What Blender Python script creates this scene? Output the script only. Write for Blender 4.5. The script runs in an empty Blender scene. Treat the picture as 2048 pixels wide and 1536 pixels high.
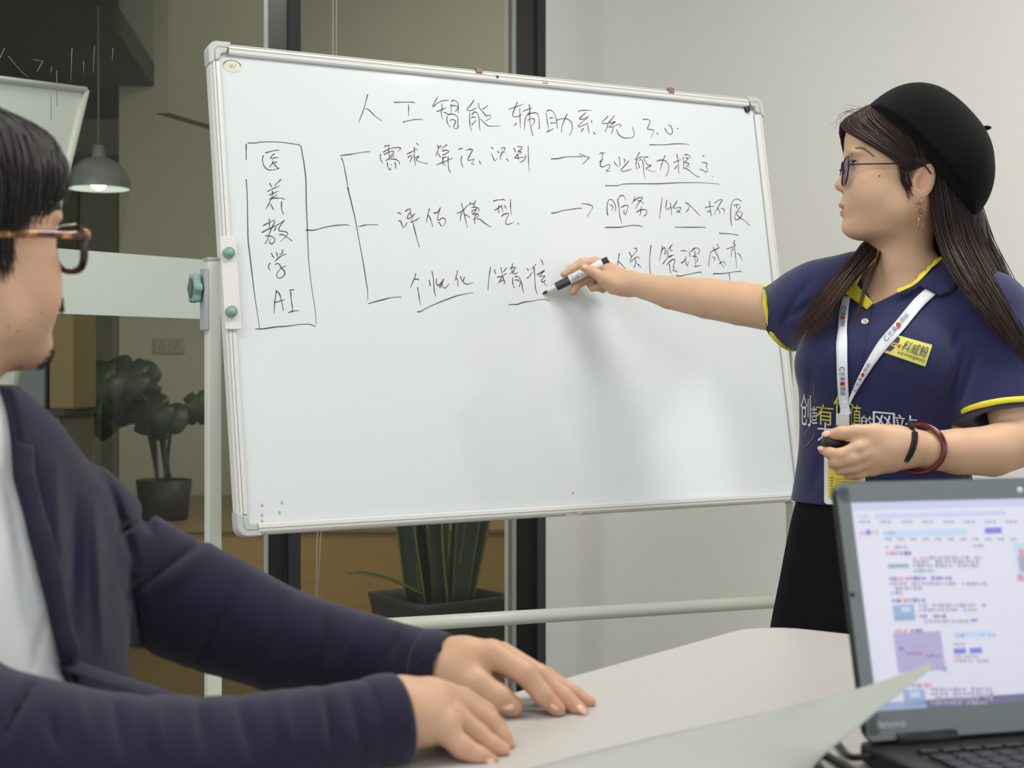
import bpy, bmesh, math, random
import numpy as np
from mathutils import Vector, Matrix
from mathutils.bvhtree import BVHTree
random.seed(7); RNG = np.random.default_rng(7)
SC = bpy.context.scene; COL = SC.collection
# ---------------------------------------------------------------- camera, world, lights, exposure
F = 3000.0; HY = 750.0; CZ = 1.10            # focal length in pixels of the 2048 wide frame, horizon row, eye height
cd = bpy.data.cameras.new('camera'); CAM = bpy.data.objects.new('camera', cd); COL.objects.link(CAM)
cd.sensor_width = 36.0; cd.lens = 36.0*F/2048; cd.shift_y = -(768-HY)/2048
CAM.location = (0, 0, CZ); CAM.rotation_euler = (math.pi/2, 0, 0); cd.clip_start = .02
cd.dof.use_dof = True; cd.dof.focus_distance = 2.75; cd.dof.aperture_fstop = 7.0
SC.camera = CAM
SC.view_settings.view_transform = 'Standard'; SC.view_settings.look = 'None'
SC.view_settings.gamma = 1.0; SC.view_settings.use_curve_mapping = False
SC.view_settings.exposure = 0.24
SC.cycles.use_denoising = True; SC.cycles.max_bounces = 10; SC.cycles.transparent_max_bounces = 16
SC.cycles.caustics_reflective = False; SC.cycles.caustics_refractive = False
W = bpy.data.worlds.new('daylight'); SC.world = W; W.use_nodes = True
bg = W.node_tree.nodes['Background']; bg.inputs[0].default_value = (.93, .97, 1.0, 1); bg.inputs[1].default_value = 1.0
def area(name, loc, target, sx, sy, power, col=(1, 1, 1)):
    l = bpy.data.lights.new(name, 'AREA'); l.shape = 'RECTANGLE'; l.size = sx; l.size_y = sy; l.energy = power; l.color = col
    o = bpy.data.objects.new(name, l); COL.objects.link(o); o.location = loc
    o.rotation_euler = (Vector(target)-Vector(loc)).to_track_quat('-Z', 'Y').to_euler(); return o
area('ceiling_panel_light', (.85, 2.2, 2.72), (.85, 2.2, 0), 1.2, .6, 27, (1, .97, .92))
area('ceiling_panel_light', (-1.1, 1.0, 2.72), (-1.1, 1.0, 0), 1.2, .6, 20, (1, .97, .92))
area('window_daylight', (4.58, 1.21, 1.58), (3.964, .422, 1.58), 1.66, 1.28, 18, (.95, .98, 1))
area('hall_fill_light', (-2.0, 3.7, 2.6), (-2.0, 3.9, 0), 1.2, .4, 46, (1, .95, .86))  # added lamp, out of view, brightens the white panel behind the glass
area('hall_fill_light', (.6, 6.2, 3.35), (.5, 7.0, 0), 1.6, .6, 24, (1, .97, .92))  # unseen lamp added to lift the walls of the next room
# ---------------------------------------------------------------- helpers
def P(x, y, d): return np.array([(x-1024)/F*d, d, CZ-(y-HY)/F*d])     # a photo point at its depth
def unit(v): v = np.array(v, float); return v/np.linalg.norm(v)
def lin(c):
    if isinstance(c, str): c = [int(c[i:i+2], 16)/255 for i in (0, 2, 4)]
    else: c = [v/255 for v in c]
    return tuple(v/12.92 if v <= .04045 else ((v+.055)/1.055)**2.4 for v in c)+(1,)
MATS = {}
def mat(name, col, rough=.6, metal=0, bump=0, bscale=400, var=0, vscale=6, emit=0, sheen=0, spec=.5, tint=False, coat=0, stretch=None):
    if name in MATS: return MATS[name]
    m = bpy.data.materials.new(name); m.use_nodes = True; nt = m.node_tree; b = nt.nodes['Principled BSDF']; L = nt.links.new
    c = lin(col); b.inputs['Base Color'].default_value = c; b.inputs['Roughness'].default_value = rough
    b.inputs['Metallic'].default_value = metal; b.inputs['Specular IOR Level'].default_value = spec
    if sheen: b.inputs['Sheen Weight'].default_value = sheen; b.inputs['Sheen Roughness'].default_value = .5
    if coat: b.inputs['Coat Weight'].default_value = coat; b.inputs['Coat Roughness'].default_value = .08
    if emit: b.inputs['Emission Color'].default_value = c; b.inputs['Emission Strength'].default_value = emit
    src = None
    tc = nt.nodes.new('ShaderNodeTexCoord'); vec = tc.outputs['Object']
    if stretch:
        mp = nt.nodes.new('ShaderNodeMapping'); mp.inputs['Scale'].default_value = stretch; L(vec, mp.inputs[0]); vec = mp.outputs[0]
    if var:
        n = nt.nodes.new('ShaderNodeTexNoise'); n.inputs['Scale'].default_value = vscale; n.inputs['Detail'].default_value = 4; L(vec, n.inputs['Vector'])
        r = nt.nodes.new('ShaderNodeMix'); r.data_type = 'RGBA'; L(n.outputs['Fac'], r.inputs[0])
        r.inputs[6].default_value = tuple(v*(1-var) for v in c[:3])+(1,); r.inputs[7].default_value = tuple(min(1, v*(1+var)) for v in c[:3])+(1,)
        src = r.outputs[2]; L(src, b.inputs['Base Color'])
    if tint:
        at = nt.nodes.new('ShaderNodeAttribute'); at.attribute_name = 'tint'
        mx = nt.nodes.new('ShaderNodeMix'); mx.data_type = 'RGBA'; mx.blend_type = 'MULTIPLY'; mx.inputs[0].default_value = 1
        if src: L(src, mx.inputs[6])
        else: mx.inputs[6].default_value = c
        L(at.outputs['Color'], mx.inputs[7]); L(mx.outputs[2], b.inputs['Base Color'])
    if bump:
        n2 = nt.nodes.new('ShaderNodeTexNoise'); n2.inputs['Scale'].default_value = bscale; n2.inputs['Detail'].default_value = 3; L(vec, n2.inputs['Vector'])
        bp = nt.nodes.new('ShaderNodeBump'); bp.inputs['Strength'].default_value = bump; bp.inputs['Distance'].default_value = .002
        L(n2.outputs['Fac'], bp.inputs['Height']); L(bp.outputs[0], b.inputs['Normal'])
    MATS[name] = m; return m
def glass_mat(name, col=(255, 255, 255), refl=1.45, rough=0.0, maxr=1.0):
    if name in MATS: return MATS[name]
    m = bpy.data.materials.new(name); m.use_nodes = True; nt = m.node_tree; nt.nodes.clear()
    o = nt.nodes.new('ShaderNodeOutputMaterial'); t = nt.nodes.new('ShaderNodeBsdfTransparent'); t.inputs[0].default_value = lin(col)
    g = nt.nodes.new('ShaderNodeBsdfGlossy'); g.inputs['Roughness'].default_value = rough
    f = nt.nodes.new('ShaderNodeFresnel'); f.inputs[0].default_value = refl; x = nt.nodes.new('ShaderNodeMixShader')
    ge = nt.nodes.new('ShaderNodeNewGeometry'); mt = nt.nodes.new('ShaderNodeMath'); mt.operation = 'SUBTRACT'; mt.use_clamp = True      # only the outer face mirrors: light is not bent inside
    nt.links.new(f.outputs[0], mt.inputs[0]); nt.links.new(ge.outputs['Backfacing'], mt.inputs[1]); nt.links.new(mt.outputs[0], x.inputs[0]); nt.links.new(t.outputs[0], x.inputs[1]); nt.links.new(g.outputs[0], x.inputs[2]); nt.links.new(x.outputs[0], o.inputs[0])
    MATS[name] = m; return m
class MB:                                         # collects vertices and faces of ONE mesh
    def __init__(s): s.v = []; s.f = []; s.m = []; s.sm = []
    def poly(s, pts, faces, mi=0, smooth=False):
        o = len(s.v); s.v += [tuple(map(float, p)) for p in pts]
        for f in faces: s.f.append([o+i for i in f]); s.m.append(mi); s.sm.append(smooth)
        return s
    def box(s, c, sx, sy, sz, ax=None, mi=0, bev=0):
        c = np.array(c, float); ax = np.eye(3) if ax is None else np.array(ax, float)
        bm = bmesh.new(); bmesh.ops.create_cube(bm, size=1)
        for v in bm.verts: v.co = Vector((v.co.x*sx, v.co.y*sy, v.co.z*sz))
        if bev: bmesh.ops.bevel(bm, geom=bm.edges[:], offset=bev, segments=2, profile=.5, affect='EDGES')
        bm.verts.index_update()
        s.poly([c+np.array(v.co) @ ax for v in bm.verts], [[v.index for v in f.verts] for f in bm.faces], mi); bm.free(); return s
    def tube(s, pts, rad, n=12, mi=0, cap=True, flat=None, closed=False):
        pts = [np.array(p, float) for p in pts]; k = len(pts)
        rad = [rad]*k if np.isscalar(rad) else list(rad); rings = []; up = None
        for i, p in enumerate(pts):
            if closed: t = unit(pts[(i+1) % k]-pts[i-1])
            else: t = unit(pts[min(i+1, k-1)]-pts[max(i-1, 0)])
            if flat is not None: up = np.array(flat, float)
            if up is None: up = np.array([0, 0, 1.]) if abs(t[2]) < .9 else np.array([1., 0, 0])
            a = unit(np.cross(t, up)); b = unit(np.cross(a, t)); up = b
            rx, ry = rad[i] if isinstance(rad[i], (tuple, list)) else (rad[i], rad[i])
            rings.append([p+a*rx*math.cos(j*2*math.pi/n)+b*ry*math.sin(j*2*math.pi/n) for j in range(n)])
        V = [q for r in rings for q in r]; Fc = []
        for i in range(k if closed else k-1):
            a0 = i*n; b0 = ((i+1) % k)*n
            for j in range(n): Fc.append([a0+j, a0+(j+1) % n, b0+(j+1) % n, b0+j])
        s.poly(V, Fc, mi, True)
        if cap and not closed:
            s.poly(rings[0], [list(range(n))], mi); s.poly(rings[-1], [list(range(n))[::-1]], mi)
        return s
    def lathe(s, prof, origin, axis=(0, 0, 1), n=24, mi=0, smooth=True):      # prof: (radius, height) pairs
        ax = unit(axis); a = unit(np.cross(ax, [0.3, .9, .2] if abs(ax[2]) > .9 else [0, 0, 1])); b = np.cross(ax, a); o = np.array(origin, float)
        V = [o+ax*h+a*r*math.cos(j*2*math.pi/n)+b*r*math.sin(j*2*math.pi/n) for r, h in prof for j in range(n)]
        Fc = [[i*n+j, i*n+(j+1) % n, (i+1)*n+(j+1) % n, (i+1)*n+j] for i in range(len(prof)-1) for j in range(n)]
        s.poly(V, Fc, mi, smooth); return s
    def sphere(s, c, r, n=16, mi=0, ax=None, rr=(1, 1, 1)):
        ax = np.eye(3) if ax is None else np.array(ax, float); c = np.array(c, float); V = []; m = n//2
        for i in range(m+1):
            th = math.pi*i/m
            for j in range(n):
                ph = 2*math.pi*j/n
                V.append(c+(np.array([math.sin(th)*math.cos(ph)*rr[0], math.sin(th)*math.sin(ph)*rr[1], math.cos(th)*rr[2]])*r) @ ax)
        s.poly(V, [[i*n+j, i*n+(j+1) % n, (i+1)*n+(j+1) % n, (i+1)*n+j] for i in range(m) for j in range(n)], mi, True); return s
    def grid(s, rows, mi=0, smooth=True):
        n = len(rows[0]); s.poly([p for r in rows for p in r], [[i*n+j, i*n+j+1, (i+1)*n+j+1, (i+1)*n+j] for i in range(len(rows)-1) for j in range(n-1)], mi, smooth); return s
    def prism(s, poly2, z0, z1, fr=None, mi=0):   # polygon in a local frame (origin, ex, ey, ez), extruded along ez
        o, ex, ey, ez = fr if fr else (np.zeros(3), np.array([1., 0, 0]), np.array([0, 1., 0]), np.array([0, 0, 1.])); n = len(poly2)
        V = [o+ex*a+ey*b+ez*z0 for a, b in poly2]+[o+ex*a+ey*b+ez*z1 for a, b in poly2]
        s.poly(V, [list(range(n))[::-1], list(range(n, 2*n))]+[[i, (i+1) % n, n+(i+1) % n, n+i] for i in range(n)], mi); return s
    def build(s, name, mats, parent=None, fix=True):
        me = bpy.data.meshes.new(name); me.from_pydata(s.v, [], s.f)
        mats = mats if isinstance(mats, (list, tuple)) else [mats]
        for m in mats: me.materials.append(m)
        me.polygons.foreach_set('material_index', s.m); me.polygons.foreach_set('use_smooth', s.sm)
        if fix:
            bm = bmesh.new(); bm.from_mesh(me); bmesh.ops.remove_doubles(bm, verts=bm.verts, dist=1e-6)
            bmesh.ops.recalc_face_normals(bm, faces=bm.faces); bm.to_mesh(me); bm.free()
        return link(name, me, parent)
def link(name, me, parent=None):
    o = bpy.data.objects.new(name, me); COL.objects.link(o)
    if parent:
        o.parent = parent; o.matrix_parent_inverse = Matrix.Translation(-Vector(WORLDLOC[parent.name]))
    WORLDLOC[o.name] = (0, 0, 0); return o
WORLDLOC = {}
def thing(name, label, cat, loc=(0, 0, 0), group=None):
    o = bpy.data.objects.new(name, None); COL.objects.link(o); o.location = loc; o.empty_display_size = .1
    WORLDLOC[o.name] = tuple(float(v) for v in loc); return tag(o, label, cat, group)
def tag(o, label, cat, group=None):
    o['label'] = label; o['category'] = cat
    if group: o['group'] = group
    return o
def struct(o, label=None):
    o['kind'] = 'structure'
    if label: o['label'] = label
    return o
def crom(pts, sub=5):                             # smooth a polyline
    pts = [np.array(p, float) for p in pts]
    if len(pts) < 3: return pts
    q = [2*pts[0]-pts[1]]+pts+[2*pts[-1]-pts[-2]]; out = []
    for i in range(1, len(q)-2):
        p0, p1, p2, p3 = q[i-1:i+3]
        for j in range(sub):
            t = j/sub; out.append(.5*(2*p1+(p2-p0)*t+(2*p0-5*p1+4*p2-p3)*t*t+(3*p1-p0-3*p2+p3)*t**3))
    return out+[pts[-1]]
TXT = {}
def text_geo(body):                               # text as vertices and faces in a unit box (origin bottom-left, 1 = box width / height)
    if body in TXT: return TXT[body]
    cu = bpy.data.curves.new('t', 'FONT'); cu.body = body; cu.resolution_u = 3; o = bpy.data.objects.new('t', cu); COL.objects.link(o)
    dg = bpy.context.evaluated_depsgraph_get(); me = bpy.data.meshes.new_from_object(o.evaluated_get(dg))
    v = np.array([x.co[:2] for x in me.vertices]).reshape(-1, 2); f = [list(p.vertices) for p in me.polygons]
    bpy.data.objects.remove(o); bpy.data.curves.remove(cu); bpy.data.meshes.remove(me)
    lo = v.min(0); sz = v.max(0)-lo; TXT[body] = ((v-lo)/sz, f); return TXT[body]
# ---------------------------------------------------------------- signed-distance volumes for bodies and clothes
def smin(a, b, k):
    h = np.maximum(k-np.abs(a-b), 0)/k; return np.minimum(a, b)-h*h*(k*.25)
def cone(a, b, ra, rb, flat=None):                # tapered capsule; flat=(axis, s): thickness along axis is s times the width
    a = np.array(a, float); b = np.array(b, float); ab = b-a; L2 = float(ab @ ab)+1e-12; R = max(ra, rb)
    def f(X, Y, Z):
        px, py, pz = X-a[0], Y-a[1], Z-a[2]
        t = np.clip((px*ab[0]+py*ab[1]+pz*ab[2])/L2, 0, 1)
        qx, qy, qz = px-t*ab[0], py-t*ab[1], pz-t*ab[2]
        if flat is not None:
            n = unit(flat[0]); c = (qx*n[0]+qy*n[1]+qz*n[2])*(1/flat[1]-1); qx = qx+c*n[0]; qy = qy+c*n[1]; qz = qz+c*n[2]
        return np.sqrt(qx*qx+qy*qy+qz*qz)-(ra+(rb-ra)*t)
    return np.minimum(a, b)-R, np.maximum(a, b)+R, f
def ell(c, r, ax=None, p=2.0):                    # ellipsoid, rows of ax are its axes
    c = np.array(c, float); r = np.array(r, float); ax = np.eye(3) if ax is None else np.array(ax, float)
    e = np.sqrt(((ax*r[:, None])**2).sum(0))*(1.05 if p > 2 else 1)
    if p > 2: e = np.full(3, np.linalg.norm(r))
    def f(X, Y, Z):
        x, y, z = X-c[0], Y-c[1], Z-c[2]
        q = [(x*ax[i, 0]+y*ax[i, 1]+z*ax[i, 2]) for i in range(3)]
        if p > 2:
            return ((sum(np.abs(q[i]/r[i])**p for i in range(3)))**(1/p)-1)*float(r.min())
        k0 = np.sqrt(sum((q[i]/r[i])**2 for i in range(3))); k1 = np.sqrt(sum((q[i]/r[i]**2)**2 for i in range(3)))
        return k0*(k0-1)/np.maximum(k1, 1e-9)
    return c-e, c+e, f
def stack(levels, front, up=1.0):                 # levels: (z, cx, cy, half lateral, half depth); horizontal super-ellipses
    L = np.array(sorted(levels), float); fx, fy = unit(np.append(front, 0)[:2] if len(front) == 2 else front[:2]); R = L[:, 3:].max()
    lo = np.array([L[:, 1].min()-R, L[:, 2].min()-R, L[0, 0]]); hi = np.array([L[:, 1].max()+R, L[:, 2].max()+R, L[-1, 0]])
    def sm(z, i):
        x = L[:, 0]; y = L[:, i]; m = np.gradient(y, x); zz = np.clip(z, x[0], x[-1]); k = np.clip(np.searchsorted(x, zz)-1, 0, len(x)-2)
        h = x[k+1]-x[k]; t = (zz-x[k])/h
        return (2*t**3-3*t*t+1)*y[k]+(t**3-2*t*t+t)*h*m[k]+(-2*t**3+3*t*t)*y[k+1]+(t**3-t*t)*h*m[k+1]
    def f(X, Y, Z):
        cx, cy, hl, hd = (sm(Z, i) for i in (1, 2, 3, 4))
        x, y = X-cx, Y-cy; a = x*fx+y*fy; l = -x*fy+y*fx
        k0 = np.sqrt((a/hd)**2+(l/hl)**2); k1 = np.sqrt((a/hd**2)**2+(l/hl**2)**2)
        d = k0*(k0-1)/np.maximum(k1, 1e-6); dz = np.maximum(L[0, 0]-Z, Z-L[-1, 0])
        return np.maximum(d, dz+0*d)
    return lo, hi, f
def path(pts, rad, flat=None):                    # chain of cones, one primitive
    cs = [cone(pts[i], pts[i+1], rad[i], rad[i+1], flat) for i in range(len(pts)-1)]
    def f(X, Y, Z):
        d = cs[0][2](X, Y, Z)
        for c in cs[1:]: d = smin(d, c[2](X, Y, Z), .004)
        return d
    return np.min([c[0] for c in cs], 0), np.max([c[1] for c in cs], 0), f
class Vol:
    def __init__(s, lo, hi, h):
        s.lo = np.array(lo, float); s.h = h; s.n = np.ceil((np.array(hi)-s.lo)/h).astype(int)+1; s.d = np.full(s.n, 9., np.float32)
    def loc(s, lo, hi, m):
        i0 = np.clip(np.floor((lo-m-s.lo)/s.h).astype(int), 0, s.n); i1 = np.clip(np.ceil((hi+m-s.lo)/s.h).astype(int)+1, 0, s.n)
        ax = [(s.lo[i]+s.h*np.arange(i0[i], i1[i])).astype(np.float32) for i in range(3)]
        return tuple(slice(a, b) for a, b in zip(i0, i1)), ax[0][:, None, None], ax[1][None, :, None], ax[2][None, None, :]
    def add(s, pr, k=.01):
        sl, X, Y, Z = s.loc(pr[0], pr[1], k+3*s.h)
        if 0 in s.d[sl].shape: return s
        s.d[sl] = smin(s.d[sl], pr[2](X, Y, Z).astype(np.float32), max(k, 1e-5)); return s
    def sub(s, pr, k=.005):
        sl, X, Y, Z = s.loc(pr[0], pr[1], k+3*s.h)
        if 0 in s.d[sl].shape: return s
        s.d[sl] = -smin(-s.d[sl], pr[2](X, Y, Z).astype(np.float32), max(k, 1e-5)); return s
    def cut(s, fn):                               # keep only where fn < 0
        X, Y, Z = [(s.lo[i]+s.h*np.arange(s.n[i])).astype(np.float32) for i in range(3)]
        s.d = np.maximum(s.d, fn(X[:, None, None], Y[None, :, None], Z[None, None, :]).astype(np.float32)); return s
    def warp(s, fn):                              # displace the surface: d += fn(x, y, z) near it
        i = np.nonzero(np.abs(s.d) < .03); x, y, z = (s.lo[a]+s.h*i[a] for a in range(3)); s.d[i] += fn(x, y, z).astype(np.float32); return s
    def mesh(s):
        d = s.d; b = d < 0; c = np.zeros(s.n-1, np.uint8); K = [(i, j, k) for i in (0, 1) for j in (0, 1) for k in (0, 1)]
        for i, j, k in K: c += b[i:s.n[0]-1+i, j:s.n[1]-1+j, k:s.n[2]-1+k]
        I = np.argwhere((c > 0) & (c < 8)); vid = np.full(s.n-1, -1, np.int32); vid[I[:, 0], I[:, 1], I[:, 2]] = np.arange(len(I))
        V = np.stack([d[I[:, 0]+i, I[:, 1]+j, I[:, 2]+k] for i, j, k in K], 1).astype(float); V = np.clip(V, -.05, .05)
        acc = np.zeros((len(I), 3)); cnt = np.zeros(len(I)); Ka = np.array(K, float)
        for a in range(8):
            for e in (1, 2, 4):
                if a & e: continue
                q = a | e; m = (V[:, a] < 0) != (V[:, q] < 0); t = np.where(m, V[:, a]/np.where(m, V[:, a]-V[:, q], 1), 0)
                acc += np.where(m[:, None], Ka[a]+t[:, None]*(Ka[q]-Ka[a]), 0); cnt += m
        pos = s.lo+s.h*(I+acc/cnt[:, None]); Q = []
        for ax in range(3):
            o = [1, 1, 1]; o[ax] = 0; u, w = [x for x in range(3) if x != ax]
            A = b[tuple(slice(o[i], s.n[i]-1) for i in range(3))]; sl = [slice(o[i], s.n[i]-1) for i in range(3)]; sl[ax] = slice(1, s.n[ax]); B = b[tuple(sl)]
            E = np.argwhere(A != B); E0 = E+np.array(o); neg = A[E[:, 0], E[:, 1], E[:, 2]]
            def cell(du, dw):
                q = E0.copy(); q[:, u] += du; q[:, w] += dw; return vid[q[:, 0], q[:, 1], q[:, 2]]
            q4 = np.stack([cell(-1, -1), cell(0, -1), cell(0, 0), cell(-1, 0)], 1)
            fl = neg if ax != 1 else ~neg
            q4[~fl] = q4[~fl][:, ::-1]; Q.append(q4)
        Q = np.concatenate(Q); Q = Q[(Q >= 0).all(1)]; return pos, Q
def smooth_mesh(pos, Q, it=2, lam=.5):
    e = np.concatenate([Q[:, [0, 1]], Q[:, [1, 2]], Q[:, [2, 3]], Q[:, [3, 0]]])
    for _ in range(it):
        for l in (lam, -lam*1.04):
            acc = np.zeros_like(pos); n = np.bincount(e[:, 0], minlength=len(pos)).astype(float)
            for k in range(3): acc[:, k] = np.bincount(e[:, 0], pos[e[:, 1], k], len(pos))
            pos = pos+l*(acc/np.maximum(n, 1)[:, None]-pos)
    return pos
def quads_obj(name, pos, Q, m, parent=None, tint=None):
    me = bpy.data.meshes.new(name); me.vertices.add(len(pos)); me.vertices.foreach_set('co', np.ascontiguousarray(pos, np.float32).ravel())
    me.loops.add(len(Q)*4); me.loops.foreach_set('vertex_index', np.ascontiguousarray(Q, np.int32).ravel())
    me.polygons.add(len(Q)); me.polygons.foreach_set('loop_start', np.arange(0, len(Q)*4, 4, dtype=np.int32))
    me.update(calc_edges=True); me.validate(); me.polygons.foreach_set('use_smooth', np.ones(len(me.polygons), bool))
    me.materials.append(m)
    if tint is not None:
        a = me.color_attributes.new('tint', 'FLOAT_COLOR', 'POINT'); a.data.foreach_set('color', np.ascontiguousarray(tint, np.float32).ravel())
    return link(name, me, parent)
def bvh_of(*objs):
    V = []; Fc = []
    for o in objs:
        n = len(V); V += [v.co.copy() for v in o.data.vertices]; Fc += [[n+i for i in p.vertices] for p in o.data.polygons]
    return BVHTree.FromPolygons(V, Fc)
def onto(bvh, x, y, off):                         # the place on a surface that photo point (x, y) shows, lifted by off along the normal
    dr = Vector(P(x, y, 1.)-np.array([0, 0, CZ])).normalized(); h = bvh.ray_cast(Vector((0, 0, CZ)), dr)
    if h[0] is None: return None
    n = h[1] if h[1].dot(dr) < 0 else -h[1]; return np.array(h[0]+n*off)
class Decal:                                      # flat things that lie on a curved surface: prints, labels, straps
    def __init__(s, bvh, off=.0015): s.b = bvh; s.o = off; s.mb = MB(); s.last = np.array([0, 2.4, 1.])
    def pt(s, x, y, off=None):
        q = onto(s.b, x, y, s.o if off is None else off)
        if q is None: q = P(x, y, s.last[1])
        s.last = q; return q
    def quad(s, c, n=8, m=8, mi=0):               # c: 4 photo corners tl, tr, br, bl
        c = [np.array(q, float) for q in c]
        s.mb.grid([[s.pt(*((c[0]*(1-u)+c[1]*u)*(1-v)+(c[3]*(1-u)+c[2]*u)*v)) for u in np.linspace(0, 1, n+1)] for v in np.linspace(0, 1, m+1)], mi); return s
    def strip(s, pts, w, mi=0, sub=6, off=None):
        q = crom(pts, sub); w = np.interp(np.linspace(0, 1, len(q)), np.linspace(0, 1, len(w)), w) if not np.isscalar(w) else [w]*len(q); rows = []
        for i, p in enumerate(q):
            t = unit(np.append(q[min(i+1, len(q)-1)]-q[max(i-1, 0)], 0))[:2]; nn = np.array([-t[1], t[0]])
            rows.append([s.pt(*(p+nn*w[i]/2*k), off) for k in (-1, -.33, .33, 1)])
        s.mb.grid(rows, mi); return s
    def text(s, body, c, mi=0, off=None):         # c: 4 photo corners tl, tr, br, bl
        v, f = text_geo(body); c = [np.array(q, float) for q in c]
        s.mb.poly([s.pt(*((c[3]*(1-a)+c[2]*a)*(1-b)+(c[0]*(1-a)+c[1]*a)*b), off) for a, b in v], f, mi); return s
    def build(s, name, mats, parent): return s.mb.build(name, mats, parent, fix=False)
# ---------------------------------------------------------------- the setting
GD = unit([.616, .788, 0]); GN = np.array([GD[1], -GD[0], 0]); UP = np.array([0, 0, 1.])     # glass wall: along, and towards the room
def GP(px, z=0.): s = (px-1024)/F; D = 4.4245/(1-1.28*s); return np.array([s*D, D, z])
CORNER = GP(1152); WD = GN.copy(); WI = -GD                                                  # right wall: along (towards the right), and into the room
plaster = mat('wall plaster', 'ecebe6', .75, bump=.15, bscale=120, var=.03, vscale=1.5)
pillar_paint = mat('pillar paint', 'ecece9', .7, bump=.1, bscale=150)
black_al = mat('black aluminium', '161618', .45, bump=.05); grey_al = mat('dark grey aluminium', '2c2c30', .5, bump=.05)
struct(MB().box((.6, 2.4, -.02), 11, 9, .04).build('floor', mat('floor vinyl', '9a958a', .5, var=.06, bump=.05)), 'pale floor of the meeting room')
def wallbox(mb, o, d, n, t0, t1, z0, z1, th): mb.box(o+d*(t0+t1)/2-n*th/2+UP*(z0+z1)/2, t1-t0, th, z1-z0, (d, n, UP))
w = MB()
for t0, t1, z0, z1 in ((0, 4.72, 0, 2.8), (4.72, 6.45, 0, .92), (4.72, 6.45, 2.24, 2.8), (6.45, 7.2, 0, 2.8)): wallbox(w, CORNER, WD, WI, t0, t1, z0, z1, .14)
struct(w.build('wall_right', plaster), 'white plaster wall behind the standing woman')
for i, (a, b) in enumerate(((4.72, 6.45),)):
    f = MB(); c = CORNER+WD*(a+b)/2-WI*.07+UP*1.58
    for q, sx, sz in ((WD*(-(b-a)/2+.025), .05, 1.32), (WD*((b-a)/2-.025), .05, 1.32), (UP*.635, b-a, .05), (UP*-.635, b-a, .05)): f.box(c+q, sx, .06, sz, (WD, WI, UP))
    struct(f.build('window_%d' % (i+5), black_al), 'black framed window in the right wall')
w = MB(); a, b = GP(1092), GP(1152); wallbox(w, a, GD, GN, .0, np.linalg.norm(b-a)+.14, 0, 2.8, .16)
struct(w.build('wall_back', pillar_paint), 'narrow white pillar between glass partition and wall')
w = MB(); a2 = GP(1084); wallbox(w, a2-GN*.03, GD, GN, 0, np.linalg.norm(GP(1100)-a2), 0, 2.8, .1)
struct(w.build('trim_1', mat('grey sealant', '8d8a80', .7)), 'grey joint strip beside the white pillar')
cm = MB(); cm.prism([tuple(GP(-700)[:2]), tuple(GP(1152)[:2]), tuple((CORNER+WD*7.2)[:2]), (3.6, -.6), (-3.2, -.6)], 2.8, 2.84)
struct(cm.build('ceiling', mat('ceiling paint', 'e4e2dc', .8)), 'white ceiling of the meeting room')
# glass partition: posts, panes, frosted film
def post(px0, px1, px2, name, label):
    o = MB(); a, b, c = GP(px0), GP(px1), GP(px2); wd = .044; th = .075
    cen = (b+c)/2; o.box(cen-GN*th/2+UP*1.4, wd, th, 2.8, (GD, GN, UP), 0); p = o.build(name, black_al); struct(p, label)
    struct(MB().box(cen+GN*.002+UP*1.4, wd-.004, .004, 2.79, (GD, GN, UP)).build('face_strip', grey_al, p)); return p
post(545, 575, 600, 'trim_2', 'black aluminium post behind the left of the whiteboard')
post(1032, 1073, 1089, 'trim_3', 'black aluminium post beside the white pillar')
GL = glass_mat('partition glass', 'f0f3ee', 1.42)
def pane(px0, px1, name, label):
    a, b = GP(px0)-GN*.04, GP(px1)-GN*.04; L = np.linalg.norm(b-a)
    p = struct(MB().box((a+b)/2+UP*1.4, L, .010, 2.8, (GD, GN, UP)).build(name, GL), label)
    e = MB().box(b+UP*1.4-GD*.003+GN*.006, .004, .012, 2.8, (GD, GN, UP)); struct(e.build('polished_edge', mat('glass edge', 'aab2b4', .3), p)); return p
p1 = pane(-700, 2, 'window_1', 'glass pane at the far left edge'); p2 = pane(7, 553, 'window_2', 'glass pane behind the seated man and left of the board')
p3 = pane(598, 1047, 'window_3', 'glass pane behind the whiteboard')
film = bpy.data.materials.new('frosted film'); film.use_nodes = True; nt = film.node_tree; bs = nt.nodes['Principled BSDF']
bs.inputs['Base Color'].default_value = lin('e6efea'); bs.inputs['Roughness'].default_value = .45
tr = nt.nodes.new('ShaderNodeBsdfTransparent'); mx = nt.nodes.new('ShaderNodeMixShader'); mx.inputs[0].default_value = .86
nt.links.new(tr.outputs[0], mx.inputs[1]); nt.links.new(bs.outputs[0], mx.inputs[2]); nt.links.new(mx.outputs[0], nt.nodes['Material Output'].inputs[0])
a, b = GP(7), GP(540); za = CZ+(HY-500)/F*GP(190)[1]; zb = CZ+(HY-627)/F*GP(145)[1]
fb = MB().box((a+b)/2-GN*.028+UP*(za+zb)/2, np.linalg.norm(b-a)-.01, .002, za-zb, (GD, GN, UP)).build('frosted_band', film, p2); struct(fb, 'frosted band across the glass')
sc = MB()                                         # scratches and old marker traces on the glass
for x0, y0, x1, y1 in ((28, 92, 10, 130), (35, 108, 62, 140), (85, 115, 105, 118), (105, 118, 92, 140), (163, 92, 160, 158), (186, 118, 186, 142), (208, 88, 205, 142), (132, 137, 133, 208), (121, 185, 121, 235), (245, 92, 243, 116), (62, 140, 75, 150), (122, 130, 120, 142)):
    a, b = (GP(x)-GN*.0335+UP*(CZ+(HY-y)/F*GP(x)[1]) for x, y in ((x0, y0), (x1, y1))); sc.tube([a, b], .0008, 5)
struct(sc.build('scratches', mat('scratch white', '7f877f', .6), p2), 'faint scratches on the glass')
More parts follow.
